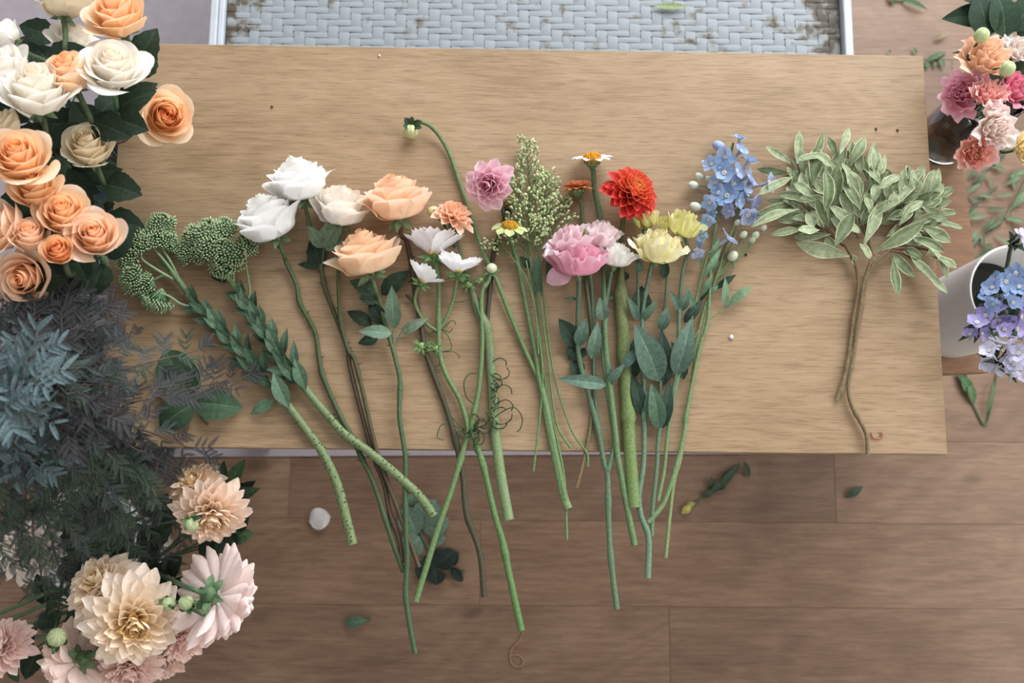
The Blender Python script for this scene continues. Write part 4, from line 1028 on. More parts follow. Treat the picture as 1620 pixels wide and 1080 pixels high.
# ================================================================== green filler sprigs
def filler(lab, stem, plume, r, seed, nb=26):
    """plume: (u, v, half width, length px) of the bud spray, upwards from the stem top"""
    rnd = random.Random(seed); t = Thing('green_filler_sprig', lab, 'filler flower', P(stem[-1][0], stem[-1][1]))
    full = plume + stem
    t.part('stem', stem_mb(full, r * .55, r, lin((116, 158, 92)), lin((122, 162, 96)), .006), M_STEM)
    buds = MB(); tw = MB(); PP = [Vector((a[0], a[1])) for a in plume]
    for k in range(nb):
        f = (k + .5) / nb * (len(PP) - 1); i = int(f); p = PP[i].lerp(PP[i + 1], f - i); d = (PP[i] - PP[i + 1]).normalized()
        wdt = 10 + 30 * (k / nb) ** .7
        an = (1 if k % 2 else -1) * R(rnd.uniform(22, 50)); c, s = math.cos(an), math.sin(an); e = Vector((d.x * c - d.y * s, d.x * s + d.y * c))
        L = wdt * rnd.uniform(.8, 1.5); h0 = rnd.uniform(8, 16); h1 = rnd.uniform(6, 30)
        q = p + e * L; path = [P(p.x, p.y, TZ + h0 * .001), P((p.x + q.x) / 2 + rnd.uniform(-2, 2), (p.y + q.y) / 2, TZ + (h0 + h1) * .0005), P(q.x, q.y, TZ + h1 * .001)]
        sp = smooth(path, 3); tw.tube(sp, .0006, lin((110, 150, 84)), 4, False)
        for m in range(rnd.randint(6, 9)):
            b = sp[-1 - min(len(sp) - 1, m // 2)] + Vector((rnd.uniform(-1, 1), rnd.uniform(-1, 1), rnd.uniform(-.6, 1))) * .0042
            if b.z < TZ + .003: b.z = TZ + .003
            ca = mix(lin((150, 180, 110)), lin((226, 228, 176)), rnd.random())
            buds.ball(b, rnd.uniform(.0013, .0021), rnd.uniform(.002, .003), Vector((rnd.uniform(-.4, .4) + e.x, -e.y, .5)), ca, 5, 4)
    t.part('twigs', tw, M_STEM, kind='stuff'); t.part('flower_buds', buds, M_BUD, kind='stuff'); return t
filler('green filler sprig with the tallest pale tip of the bunch', [(838, 410), (850, 481), (856, 543), (860, 583), (868, 640), (880, 690), (893, 760), (897, 853)], [(832, 226), (836, 262), (838, 300), (838, 350), (838, 400)], 2.2, 3, 34)
filler('green filler sprig in the middle of the bunch with leaning plume', [(848, 420, 10), (858, 500, 10), (866, 560, 10), (880, 667, 8), (903, 709, 8)], [(866, 278), (862, 310), (856, 350), (850, 400)], 2.0, 4, 28)
filler('green filler sprig leaning right under the orange zinnia', [(856, 425, 8), (864, 502, 8), (878, 600, 8), (904, 680, 8), (928, 716, 8), (930, 738, 8)], [(888, 318), (882, 345), (870, 380), (860, 410)], 1.8, 5, 24)
filler('green filler sprig with the shortest stem on the left of the bunch', [(834, 420, 12), (848, 500, 12), (858, 580, 12), (856, 640, 9), (844, 745, 8)], [(818, 285), (822, 320), (828, 370), (832, 410)], 1.8, 6, 22)
filler('small pale green filler sprig across the zinnia stem', [(826, 428, 16), (838, 455, 14), (848, 500, 14), (852, 560, 12)], [(792, 383, 16), (800, 394, 16), (812, 410, 16)], 1.4, 7, 8)
t = Thing('flat_green_stem', 'broad flat pale green cut stem below the filler bunch', 'stem', P(898, 803))
t.part('stem', stem_mb([(852, 592, 6), (858, 620, 6), (868, 670, 6), (880, 730, 6), (892, 785, 6), (899, 804, 6)], 6, 7.6, lin((132, 166, 108)), lin((140, 172, 112)), .007, seg=10), M_STEM)
leaves_px(t, [(846, 470, 852, 400, 13, G_LEAF, 8, 12), (868, 450, 872, 392, 14, G_LEAF, 8, 10), (838, 425, 822, 405, 14, G_DK, 6, 8), (857, 470, 842, 410, 10, G_LEAF, 8, 12)], shape='lance')

# ================================================================== zinnias
def zinnia(lab, u, v, wd, hz, az, el, pc, pt, dc, stem, r0, r1, sc0, sc1, layers, seed, npl=9, pol0=88, disc=.2, L0=.34, wid=.2, sh=.006):
    rnd = random.Random(seed); z = TZ + hz * .001; a = axis(az, el); s = wd * mpp(z); base = P(u, v, z)
    t = Thing('zinnia', lab, 'zinnia', P(stem[-1][0], stem[-1][1])); M = frame(base, a, rnd.uniform(0, 6), s)
    d = MB(); d.ball(Vector((0, 0, .06)), disc, disc * .55, Vector((0, 0, 1)), mix(dc, (.1, .04, .02), .3), 12, 6)
    for k in range(70):
        q = math.sqrt(k / 70) * disc * .95; an = k * 2.4; zz = .06 + disc * .55 * math.sqrt(max(0, 1 - (q / disc) ** 2))
        d.ball(Vector((q * math.cos(an), q * math.sin(an), zz)), .022, .04, Vector((0, 0, 1)), mix(dc, lin((150, 84, 40)) if k % 3 == 0 else lin((232, 190, 70)), rnd.random() * .7), 5, 3)
    b = t.part('bloom', xform(d, M), M_DISC)
    for l in range(layers):
        for k in range(npl + l):
            pol = pol0 - 12 * (layers - 1 - l) + rnd.uniform(-5, 5) + (8 if l == layers - 1 else 0)
            pm = strip_petal(L0 * (.75 + .25 * (l + 1) / layers), wid, pc, pt, .3, -.12, .7, point=.1)
            A = Matrix.Rotation(k * 6.283 / (npl + l) + l * .3 + rnd.uniform(-.06, .06), 4, 'Z') @ Matrix.Translation((disc * .7, 0, .02 + .03 * (layers - l))) @ Matrix.Rotation(-R(90 - pol), 4, 'Y')
            t.part('petal', xform(pm, M @ A), M_DAHLIA, b)
    c = MB(); c.ball(base - a * s * .08, s * .17, s * .13, a, lin((122, 152, 92)), 12, 6); cc = t.part('calyx', c, M_STEM)
    for k in range(10):
        fr = frame(base, a, k * .628).to_3x3(); p = base - a * s * .10 + fr @ Vector((s * .15, 0, 0)); t.part('bract', leaf_mb(p, p + fr @ Vector((s * .06, 0, s * .1)), s * .1, jit(lin((120, 150, 90)), rnd, .15), shape='round', nl=4), M_LEAF, cc)
    pts = [base - a * s * .05, base - a * s * .2] + px(stem, sh); sp = smooth(pts, 5); n = len(sp)
    mb = MB(); mb.tube(sp, [(r0 + (r1 - r0) * i / n) * mpp(TZ) for i in range(n)], lambda q: mix(sc0, sc1, q), 8, True, lin((170, 190, 130))); t.part('stem', mb, M_STEM)
    return t
zinnia('pale lime zinnia with ochre disc beside the nodding bud stem', 806, 362, 64, 26, 85, 32, lin((196, 204, 140)), lin((204, 214, 156)), lin((196, 150, 48)),
       [(812, 392, 12), (824, 441, 8), (836, 502, 7), (848, 563, 7), (852, 595, 8), (862, 640, 8), (880, 725, 8), (894, 790, 9)], 3.6, 4.4, lin((108, 140, 92)), lin((118, 156, 94)), 1, 3, 9, 92, .22, .32, .26)
zinnia('white petalled zinnia with orange disc, topmost of the three zinnias', 937, 254, 62, 26, 92, 26, lin((238, 236, 238)), lin((240, 240, 242)), lin((214, 150, 40)),
       [(939, 272, 16), (941, 301, 9), (951, 350, 6), (955, 400, 5), (957, 509, 14), (959, 556, 14), (966, 620, 14), (974, 690, 14), (977, 720, 12), (991, 797, 9), (1004, 862, 8)], 4.2, 5.2, lin((112, 146, 104)), lin((118, 158, 98)), 1, 4, 10, 72, .25, .38, .26)
t = zinnia('orange zinnia seen from the side beside the taller white one', 914, 300, 56, 22, 95, 10, lin((220, 142, 100)), lin((226, 158, 116)), lin((190, 110, 60)),
       [(918, 314, 14), (922, 350, 6), (927, 440, 5), (936, 520, 5), (940, 607, 5), (936, 659, 5), (931, 692, 5), (925, 722, 5), (912, 771, 6)], 3.4, 3.2, lin((112, 142, 96)), lin((140, 116, 76)), 3, 5, 10, 86, .16, .36, .2)

# ================================================================== lisianthus on the table
def ruffled(th, u, v, wd, hz, az, el, cin, cout, crim, seed, n=22, opn=.85, z0=TZ, spread=.92, tall=.88, ruf=.055, core=6, cal=True):
    rnd = random.Random(seed); z = z0 + hz * .001; a = axis(az, el); s = wd * mpp(z); c = P(u, v, z)
    ci, co, cr_ = lin(cin), lin(cout), lin(crim)
    f = lambda t, v_, u_, r_: mix(mix(ci, co, t * .6 + v_ * .4), cr_, max(0, v_ - .6) * 2 * (.4 + .6 * t))
    core_, pets = cup_bloom(n, core, opn, rnd, f, ruffle=ruf, spread=spread, tall=tall, teeth=.6, nu=13, nv=9)
    M = frame(c - a * s * .26, a, rnd.uniform(0, 6), s * 1.05)
    b = th.part('bloom', xform(core_, M), M_RUFFLE)
    for p in pets: th.part('petal', xform(p, M), M_RUFFLE, b)
    base = c - a * s * .26
    if cal: 
        mb = MB(); mb.ball(base - a * .002, .004, .006, a, G_LIGHT, 8, 5); cc = th.part('calyx', mb, M_STEM)
        for k in range(5):
            fr = frame(base, a, k * 1.257).to_3x3(); th.part('sepal', leaf_mb(base - a * .003, base + fr @ Vector((.012, 0, .004)), .003, G_LIGHT, shape='lance', nl=4), M_LEAF, cc)
    return base
LS = lin((104, 138, 108)); LS2 = lin((112, 146, 108)); LL = lin((86, 116, 98)); LD = lin((48, 70, 56))
t = Thing('pink_lisianthus', 'pink lisianthus spray with three ruffled blooms and a drooping petal', 'lisianthus', P(975, 962))
b1 = ruffled(t, 903, 383, 92, 36, 110, 25, (240, 190, 206), (244, 214, 222), (248, 232, 236), 1)
b2 = ruffled(t, 950, 371, 74, 30, 80, 22, (246, 214, 220), (248, 232, 234), (250, 244, 244), 2)
b3 = ruffled(t, 914, 410, 104, 40, 95, 18, (232, 150, 178), (238, 176, 198), (244, 204, 218), 3)
pm = leaf_mb(P(905, 428, TZ + .02), P(864, 446, TZ + .012), 34 * mpp(TZ), lin((240, 200, 216)), lin((240, 206, 220)), shape='round', wave=.06, bend=.12); t.part('petal', pm, M_RUFFLE)
mb = MB(); mb.ball(P(926, 374, TZ + .055), .0035, .012, Vector((0, 1, .4)), lin((112, 128, 78)), 8, 6); t.part('bud', mb, M_BUD)
t.part('stem', stem_mb([(914, 430, 26), (916, 445, 16), (915, 480, 12), (914, 520, 11), (915, 556, 10), (923, 597, 9), (944, 670, 8), (956, 734, 8), (961, 748, 8), (963, 825, 8), (967, 888, 8), (976, 963, 8)], 4.2, 5.0, LS, LS2, .01, nodes_at=(.55, .78, .9)), M_STEM)
t.part('side_stem', stem_mb([(932, 425, 14), (936, 455, 7), (938, 498, 6), (939, 550, 6), (941, 620, 6), (947, 680, 7), (958, 742, 8)], 3.0, 3.4, LS), M_STEM)
leaves_px(t, [(914, 549, 884, 504, 30, LD, 6, 10), (914, 552, 900, 570, 30, LD, 4, 4), (914, 548, 928, 503, 22, LL, 12, 20), (936, 568, 946, 509, 22, lin((98, 128, 108)), 12, 24), (912, 473, 892, 472, 7, LL, 8, 10), (916, 556, 928, 562, 18, LD, 4, 4), (908, 570, 920, 600, 24, LD, 3, 3)], shape='ovate', fold=.3)
t = Thing('white_lisianthus', 'white lisianthus touching the pink one with its leaves folded like wings', 'lisianthus', P(986, 760))
ruffled(t, 974, 405, 64, 32, 80, 18, (246, 240, 230), (248, 247, 244), (250, 250, 250), 4, opn=.65)
t.part('stem', stem_mb([(970, 420, 24), (966, 435, 14), (959, 478, 12), (955, 507, 12), (954, 556, 12), (960, 609, 12), (967, 660, 10), (972, 700, 10), (962, 745, 9)], 3.4, 4.4, LS, LS2, .01), M_STEM)
leaves_px(t, [(954, 507, 949, 470, 22, lin((98, 130, 110)), 16, 28), (960, 609, 881, 599, 22, lin((96, 128, 110)), 14, 18), (960, 609, 988, 575, 15, LL, 14, 24), (985, 582, 1011, 549, 16, lin((82, 116, 108)), 22, 22), (962, 600, 966, 575, 10, LL, 16, 20), (955, 470, 975, 472, 6, LL, 8, 8), (990, 430, 985, 445, 16, LD, 8, 6)], shape='ovate', fold=.3)
t = Thing('yellow_lisianthus', 'pale yellow lisianthus with large ruffled bloom below the red dahlia', 'lisianthus', P(1025, 914))
ruffled(t, 1040, 392, 92, 38, 85, 26, (240, 230, 168), (244, 238, 198), (246, 242, 216), 5, n=17, ruf=.06)
ruffled(t, 1022, 350, 42, 26, 110, 28, (222, 220, 140), (232, 228, 160), (238, 234, 184), 6, n=9, core=3, opn=.5)
t.part('stem', stem_mb([(1034, 412, 24), (1029, 425, 16), (1021, 465, 13), (1016, 505, 13), (1017, 560, 12), (1019, 659, 10), (1018, 734, 9), (1011, 783, 9), (1014, 815, 8), (1026, 850, 8), (1025, 914, 8)], 3.0, 5.4, LS, lin((128, 164, 134)), .01, nodes_at=(.2, .5, .87), capcol=lin((170, 200, 170))), M_STEM)
t.part('side_stem', stem_mb([(1018, 362, 18), (1010, 400, 10), (1009, 430, 12), (1010, 504, 13)], 2.6, 2.8, LS), M_STEM)
leaves_px(t, [(1010, 507, 992, 468, 14, LL, 13, 26), (1016, 507, 1038, 476, 14, lin((92, 126, 98)), 13, 26), (1012, 500, 1015, 452, 34, LD, 6, 8), (1010, 430, 1014, 412, 14, LL, 16, 20), (1043, 603, 1004, 512, 46, lin((84, 112, 94)), 14, 28), (1018, 660, 998, 588, 22, LD, 8, 12), (1020, 660, 1030, 608, 12, LL, 10, 16), (1000, 600, 1010, 520, 26, LD, 6, 8), (1050, 610, 1046, 520, 30, LD, 6, 10)], shape='ovate', fold=.2)
t = Thing('yellow_lisianthus', 'smaller yellow lisianthus with half open blooms beside the blue delphinium', 'lisianthus', P(1032, 850))
ruffled(t, 1080, 360, 50, 28, 70, 30, (226, 222, 140), (234, 230, 168), (240, 238, 190), 7, n=11, core=3, opn=.55)
ruffled(t, 1052, 356, 28, 22, 100, 28, (216, 212, 128), (224, 220, 148), (232, 228, 170), 8, n=8, core=3, opn=.45)
mb = MB(); mb.ball(P(1068, 398, TZ + .03), .006, .0075, axis(-60, 20), lin((226, 190, 70)), 8, 6); t.part('bud', mb, M_BUD)
t.part('stem', stem_mb([(1084, 376, 18), (1088, 395, 10), (1080, 430, 8), (1075, 480, 10), (1074, 510, 12), (1070, 592, 12), (1058, 640, 10), (1043, 682, 9), (1039, 741, 9), (1033, 797, 8), (1031, 848, 8)], 2.8, 4.2, LS, LS2, .01, nodes_at=(.35, .62)), M_STEM)
t.part('side_stem', stem_mb([(1054, 366, 16), (1056, 410, 8), (1054, 460, 8), (1048, 520, 8), (1045, 600, 8), (1043, 680, 9)], 2.4, 2.8, LS), M_STEM)
leaves_px(t, [(1069, 594, 1093, 504, 36, lin((90, 118, 102)), 13, 28), (1043, 680, 1030, 606, 28, lin((78, 108, 84)), 10, 18), (1044, 680, 1060, 604, 24, LD, 8, 12), (1045, 522, 1056, 486, 20, LL, 12, 20), (1075, 492, 1060, 460, 13, LL, 10, 20), (1077, 492, 1090, 458, 16, LL, 10, 20), (1050, 440, 1052, 410, 16, LD, 8, 10), (1082, 510, 1112, 474, 18, LD, 8, 12), (1082, 600, 1062, 540, 24, LD, 6, 8)], shape='ovate', fold=.25)

# ================================================================== delphinium florets (shared builder)
def floret(th, u, v, z, wd, az, el, seed, cols, spur=True):
    rnd = random.Random(seed); a = axis(az, el); s = wd * mpp(z); c = P(u, v, z); M = frame(c, a, rnd.uniform(0, 6), s)
    ctr = MB()
    for k in range(5):
        ctr.ball(Vector((.06 * math.cos(k * 1.257), .06 * math.sin(k * 1.257), .07)), .06, .07, Vector((0, 0, 1)), lin((236, 236, 230)), 6, 4)
    b = th.part('floret', xform(ctr, M), M_DELPH)
    for k in range(5):
        ca = mix(lin(cols[0]), lin(cols[1]), rnd.random())
        pm = strip_petal(.50, .42, mix(ca, (.9, .9, .95), .2), ca, .25, rnd.uniform(-.1, .2), .6, point=.2, nv=5)
        A = Matrix.Rotation(k * 1.257 + rnd.uniform(-.15, .15), 4, 'Z') @ Matrix.Rotation(-R(rnd.uniform(8, 40)), 4, 'Y')
        th.part('petal', xform(pm, M @ A), M_DELPH, b)
    if spur:
        d = MB(); ca = mix(lin(cols[1]), lin((190, 190, 180)), .5); sd = Vector((rnd.uniform(-.3, .3), rnd.uniform(-.3, .3), 0))
        d.tube([c, c - a * s * .35 + sd * s * .2, c - a * s * .75 + sd * s * .6], [s * .10, s * .06, s * .02], ca, 6)
        if min(q[2] for q in d.v) > TZ or z < .7: th.part('spur', d, M_DELPH, b)
    return c
BL = ((142, 178, 220), (172, 190, 224)); BL2 = ((164, 178, 218), (186, 196, 226))
rnd = random.Random(55)
t = Thing('blue_delphinium', 'tallest light blue delphinium spike with open florets beside the variegated leaves', 'delphinium', P(1084, 735))
for (u, v, wd, az, el) in ((1170, 221, 24, 80, 30), (1148, 248, 32, 200, 60), (1171, 240, 26, 30, 60), (1146, 274, 34, 200, 68), (1163, 271, 30, 0, 55), (1184, 257, 30, 60, 20), (1150, 310, 36, 200, 70), (1160, 292, 32, 0, 50), (1127, 260, 28, 170, 40), (1124, 320, 26, 210, 40), (1121, 346, 22, 240, 40), (1133, 290, 24, 180, 40), (1112, 358, 20, 250, 30), (1166, 316, 28, -20, 40), (1138, 306, 28, 170, 50), (1176, 300, 26, 10, 40), (1140, 258, 26, 160, 50), (1182, 280, 26, 20, 40), (1112, 372, 20, 230, 35), (1130, 335, 22, 200, 40)):
    floret(t, u, v, TZ + rnd.uniform(.022, .036), wd * 1.25, az, el, u, BL)
t.part('stem', stem_mb([(1160, 226, 14), (1152, 260, 12), (1143, 300, 12), (1134, 340, 10), (1131, 366, 9), (1124, 420, 9), (1120, 504, 9), (1108, 545, 9), (1099, 585, 9), (1085, 659, 8), (1083, 681, 8), (1072, 730, 8), (1051, 794, 8), (1026, 826, 8)], 2.2, 4.2, lin((118, 152, 96)), lin((134, 170, 108)), .009, nodes_at=(.7,)), M_STEM)
for (u, v, r) in ((1137, 231, 9), (1097, 293, 7), (1106, 279, 6), (1115, 258, 5), (1121, 283, 5), (1100, 327, 8), (1096, 292, 6)):
    mb = MB(); cc = lin((150, 170, 214)) if u == 1137 else mix(lin((226, 230, 224)), lin((176, 200, 170)), rnd.random() * .5); mb.ball(P(u, v, TZ + .014), r * mpp(TZ), r * 1.25 * mpp(TZ), axis(170 + rnd.uniform(-30, 30), 15), cc, 8, 6); b = t.part('bud', mb, M_BUD)
    t.part('stalk', stem_mb([(u + 3, v, 13), ((u + 1140) / 2, v + 4, 14), (1142 - max(0, v - 300) * .12, v + 22, 12)], 1.3, 1.3, lin((140, 168, 120)), seg=5), M_STEM, b)
t = Thing('blue_delphinium', 'lilac blue delphinium with spurred florets drooping towards the variegated leaves', 'delphinium', P(1053, 882))
for (u, v, wd, az, el) in ((1188, 318, 34, -20, 20), (1214, 290, 32, 0, 40), (1182, 338, 36, -80, 40), (1150, 378, 34, 30, 20), (1185, 290, 26, 40, 30), (1155, 333, 24, 200, 30), (1103, 398, 22, 260, 30), (1197, 342, 20, -40, 30)):
    floret(t, u, v, TZ + rnd.uniform(.016, .028), wd * 1.25, az, el, u + 7, BL2)
t.part('stem', stem_mb([(1180, 300, 11), (1165, 345, 9), (1150, 385, 8), (1136, 430, 7), (1126, 460, 7), (1115, 486, 7), (1102, 540, 6), (1097, 587, 6), (1084, 672, 6), (1076, 727, 7), (1065, 769, 7), (1053, 882, 7)], 2.0, 3.4, lin((110, 146, 92)), lin((150, 172, 110)), .008, nodes_at=(.72,)), M_STEM)
for (u, v, r) in ((1176, 371, 6), (1195, 372, 6), (1159, 405, 8), (1208, 360, 5), (1190, 380, 5), (1166, 352, 5)):
    mb = MB(); mb.ball(P(u, v, TZ + .010), r * mpp(TZ), r * 1.2 * mpp(TZ), axis(40, 20), mix(lin((222, 226, 214)), lin((160, 186, 130)), rnd.random()), 8, 6); b = t.part('bud', mb, M_BUD)
    t.part('stalk', stem_mb([(u, v + 3, 9), ((u + 1145) / 2 + 6, v + 25, 9), (1138 - (v - 350) * .2, 430 + (v - 350) * .4, 7)], 1.1, 1.1, lin((122, 152, 92)), seg=5), M_STEM, b)
t = Thing('blue_delphinium', 'delphinium stem with narrow divided leaves and few small blue buds', 'delphinium', P(1041, 792))
t.part('stem', stem_mb([(1122, 395, 8), (1112, 430, 12), (1100, 480, 13), (1090, 530, 12), (1073, 597, 10), (1058, 672, 9), (1051, 741, 8), (1041, 792, 8)], 2.0, 3.6, lin((110, 146, 92)), lin((136, 166, 108)), .01), M_STEM)
floret(t, 1099, 402, TZ + .016, 20, 250, 35, 5, BL); floret(t, 1108, 384, TZ + .016, 20, 220, 35, 6, BL)
dl = lin((92, 126, 92))
leaves_px(t, [(1108, 470, 1128, 432, 10, dl, 14, 22), (1112, 440, 1142, 390, 11, lin((106, 138, 104)), 16, 22), (1112, 420, 1096, 396, 9, dl, 12, 16), (1122, 410, 1140, 374, 9, lin((110, 142, 106)), 14, 20), (1106, 480, 1126, 440, 9, G_DK, 8, 10), (1120, 465, 1138, 450, 8, dl, 8, 8), (1100, 500, 1084, 450, 10, dl, 10, 16), (1128, 430, 1136, 405, 8, dl, 10, 12)], shape='lance')
for (tu, tv, w) in ((1194, 452, 9), (1188, 448, 7), (1180, 450, 6), (1172, 455, 6), (1164, 461, 5)): leaves_px(t, [(1147, 488, tu, tv, w, lin((112, 142, 104)), 8, 10)], shape='lance')
leaves_px(t, [(1146, 488, 1147, 438, 12, lin((112, 146, 110)), 8, 12), (1130, 458, 1165, 434, 12, G_DK, 6, 8)], shape='lance')
t.part('leaf_stalk', stem_mb([(1147, 489, 8), (1120, 507, 8), (1106, 520, 8), (1096, 540, 9), (1092, 530, 10)], 1.3, 1.3, lin((130, 160, 100)), seg=5), M_STEM)

# ================================================================== variegated foliage bunch
def Q(a, b): return 1060 + a / 3.375, 200 + b / 3.375
VL = [(660,205,530,120,1),(680,210,690,50,1.1),(740,190,805,50,1.2),(760,320,780,140,1.9),(830,310,920,140,1.8),(905,150,950,25,1.1),(895,165,850,70,1.1),(935,225,1025,80,1.4),(640,250,490,230,1.2),(665,265,500,350,1.3),(690,405,480,470,1.3),(690,440,470,525,1.3),(740,470,590,495,1.6),(710,545,560,575,1),(860,575,690,590,1.1),(960,690,715,630,2.0),(700,415,540,395,1.1),(675,395,660,290,1),(730,430,705,270,1.4),(960,425,855,360,1.1),(960,390,925,225,1.3),(1040,390,980,260,1.3),(1130,330,1030,230,1.4),(1210,345,1145,235,1.3),(1275,300,1265,215,.8),(1120,420,1150,310,1.3),(1220,370,1245,255,1.3),(1120,470,1290,325,1.4),(1270,400,1330,300,1.3),(1290,390,1420,360,1.4),(1340,420,1470,490,1.5),(1390,545,1445,480,1.3),(1340,530,1478,605,1.6),(1095,668,1318,535,1.9),(1360,695,1395,605,1.3),(1290,590,1440,660,1.2),(1390,690,1512,752,1.5),(1385,640,1462,800,1.3),(1260,660,1445,855,1.9),(1190,670,1290,785,1.3),(1190,690,1215,875,1.3),(1010,620,1060,695,1.2),(1035,635,1115,430,1.8),(880,640,965,485,1.8),(940,600,870,445,1.6),(1060,545,1000,470,1.2),(1110,520,1190,480,1.3),(870,590,795,440,1.6),(770,545,735,470,1.6),(820,470,825,270,1.8),(870,455,890,240,1.9),(1000,445,1045,400,1.3),(1150,590,1215,515,1.1),(1220,530,1285,430,1.2),(860,220,780,160,1.5),(830,150,700,175,1.1),(1100,350,1090,240,1.1),(1060,300,1030,170,1.0),(960,180,990,110,1.2),(1310,350,1300,290,1.2),(1330,430,1400,400,1.6),(1300,470,1380,440,1.4),(1330,640,1300,560,1.3),(1220,650,1330,700,1.3),(1370,600,1440,640,1.0),(780,330,690,320,1.4),(840,420,760,380,1.4),(960,330,1000,230,1.2),(900,520,1000,560,1.2),(1040,560,1090,480,1.2),(970,680,985,730,1.2),(900,680,840,600,1.2)]
def vbranch(lab, stem, twigs, leaves, seed, tips=None):
    rnd = random.Random(seed); t = Thing('variegated_branch', lab, 'foliage', P(stem[-1][0], stem[-1][1]))
    t.part('stem', stem_mb(stem, 2.6, 4.0, lin((112, 96, 72)), lin((124, 108, 84)), .012, nodes_at=(.3, .5, .62, .8), capcol=lin((206, 196, 170))), M_WOODY)
    for tw in twigs: t.part('twig', stem_mb([(*Q(a, b), h) for a, b, h in tw], 1.4, 2.4, lin((74, 66, 52)), lin((118, 92, 72)), seg=6), M_WOODY)
    for (bu, bv, tu, tv, w) in leaves:
        h0 = rnd.uniform(8, 38)
        if tv < bv and w < 1.4: h0 *= .7
        tu, tv = bu + (tu - bu) * 1.18, bv + (tv - bv) * 1.18
        (x0, y0), (x1, y1) = Q(bu, bv), Q(tu, tv)
        g = mix(lin((104, 126, 78)), lin((166, 182, 138)), rnd.random())
        t.part('leaf', leaf_mb(P(x0, y0, TZ + h0 * .001), P(x1, y1, TZ + max(7, h0 + rnd.uniform(-14, 18)) * .001), 12.8 * w * mpp(TZ), g, mix(g, (1, 1, .9), .14), lin((214, 218, 176)), shape='obl', edge=.9, bend=rnd.uniform(-.04, .16), fold=rnd.uniform(.15, .5), roll=rnd.uniform(-.6, .6), wave=.07), M_LEAF)
def fill(rnd, cx, cy, rx, ry, n):
    out = []
    for k in range(n):
        an = rnd.uniform(0, 6.28); q = math.sqrt(rnd.random()); x = cx + rx * q * math.cos(an); y = cy + ry * q * math.sin(an); x, y = (x, y); d = math.atan2(y - 640, x - 1010) + rnd.uniform(-.7, .7); L = rnd.uniform(90, 150)
        out.append((x, y, x + math.cos(d) * L, y + math.sin(d) * L, rnd.uniform(1.0, 1.5)))
    return out
rnd = random.Random(3)
la = [q for q in VL if q[0] < 860]; lb = [q for q in VL if 860 <= q[0] < 1150]; lc = [q for q in VL if q[0] >= 1150]
vbranch('cream edged variegated branch fanning left towards the delphinium', [(1335, 385, 14), (1341, 395, 13), (1347, 407, 12), (1355, 425, 10), (1358, 458, 9), (1350, 505, 7), (1343, 560, 6), (1335, 600, 6), (1324, 632, 5)],
        [[(680, 200, 26), (720, 330, 20), (800, 480, 16), (930, 640, 13)], [(660, 270, 14), (740, 330, 16), (830, 500, 14)], [(690, 425, 14), (740, 460, 14), (890, 600, 13)], [(700, 545, 12), (820, 560, 12), (930, 640, 12)]], la + fill(rnd, 780, 420, 130, 150, 36), 1)
vbranch('cream edged variegated branch in the middle rising highest', [(1372, 330, 18), (1372, 370, 16), (1380, 400, 15), (1372, 428, 14), (1366, 450, 13), (1362, 481, 12), (1356, 520, 10), (1350, 565, 9), (1342, 608, 8), (1347, 640, 8), (1360, 665, 8), (1371, 688, 8), (1373, 719, 8)],
        [[(950, 130, 24), (960, 330, 22), (1020, 520, 18), (1090, 690, 15)], [(800, 150, 20), (900, 400, 18), (1010, 600, 16)]], lb + fill(rnd, 980, 400, 150, 190, 40), 2)
vbranch('cream edged variegated branch fanning right over the table edge', [(1425, 370, 16), (1410, 392, 14), (1398, 404, 13), (1383, 417, 12), (1372, 436, 12), (1367, 462, 9), (1360, 505, 8), (1350, 550, 7), (1340, 590, 6), (1330, 622, 6)],
        [[(1270, 220, 18), (1240, 400, 18), (1200, 560, 16), (1120, 680, 13)], [(1460, 480, 20), (1340, 440, 20), (1220, 580, 16)], [(1490, 740, 14), (1380, 660, 16), (1180, 650, 14)], [(1400, 820, 14), (1270, 690, 14), (1170, 660, 13)]], lc + fill(rnd, 1270, 480, 140, 160, 44), 3)

# ================================================================== glass vase with lisianthus (right)
VC = P(1487, 222, SZ); vr = .050; vh = .235
t = Thing('glass_vase', 'clear glass cylinder vase on the brown bench holding pink lisianthus', 'vase', (VC.x, VC.y, SZ + .0005))
t.part('body', lathe([(.0005, 0), (vr - .004, 0), (vr, .004), (vr, vh - .002), (vr - .0015, vh), (vr - .003, vh - .002), (vr - .003, .012), (.0005, .011)], (VC.x, VC.y, SZ + .0005), seg=56), M_GLASS)
wm, nt, wb, N_, L_ = nodes('vase_water'); wb.inputs['Base Color'].default_value = (.82, .9, .86, 1); wb.inputs['Transmission Weight'].default_value = 1; wb.inputs['IOR'].default_value = 1.33; wb.inputs['Roughness'].default_value = .0
t.part('water', lathe([(.0005, .0125), (vr - .0024, .0125), (vr - .0024, .13), (.0005, .13)], (VC.x, VC.y, SZ + .0005), seg=48), wm)
VZ = .79; rnd = random.Random(41)
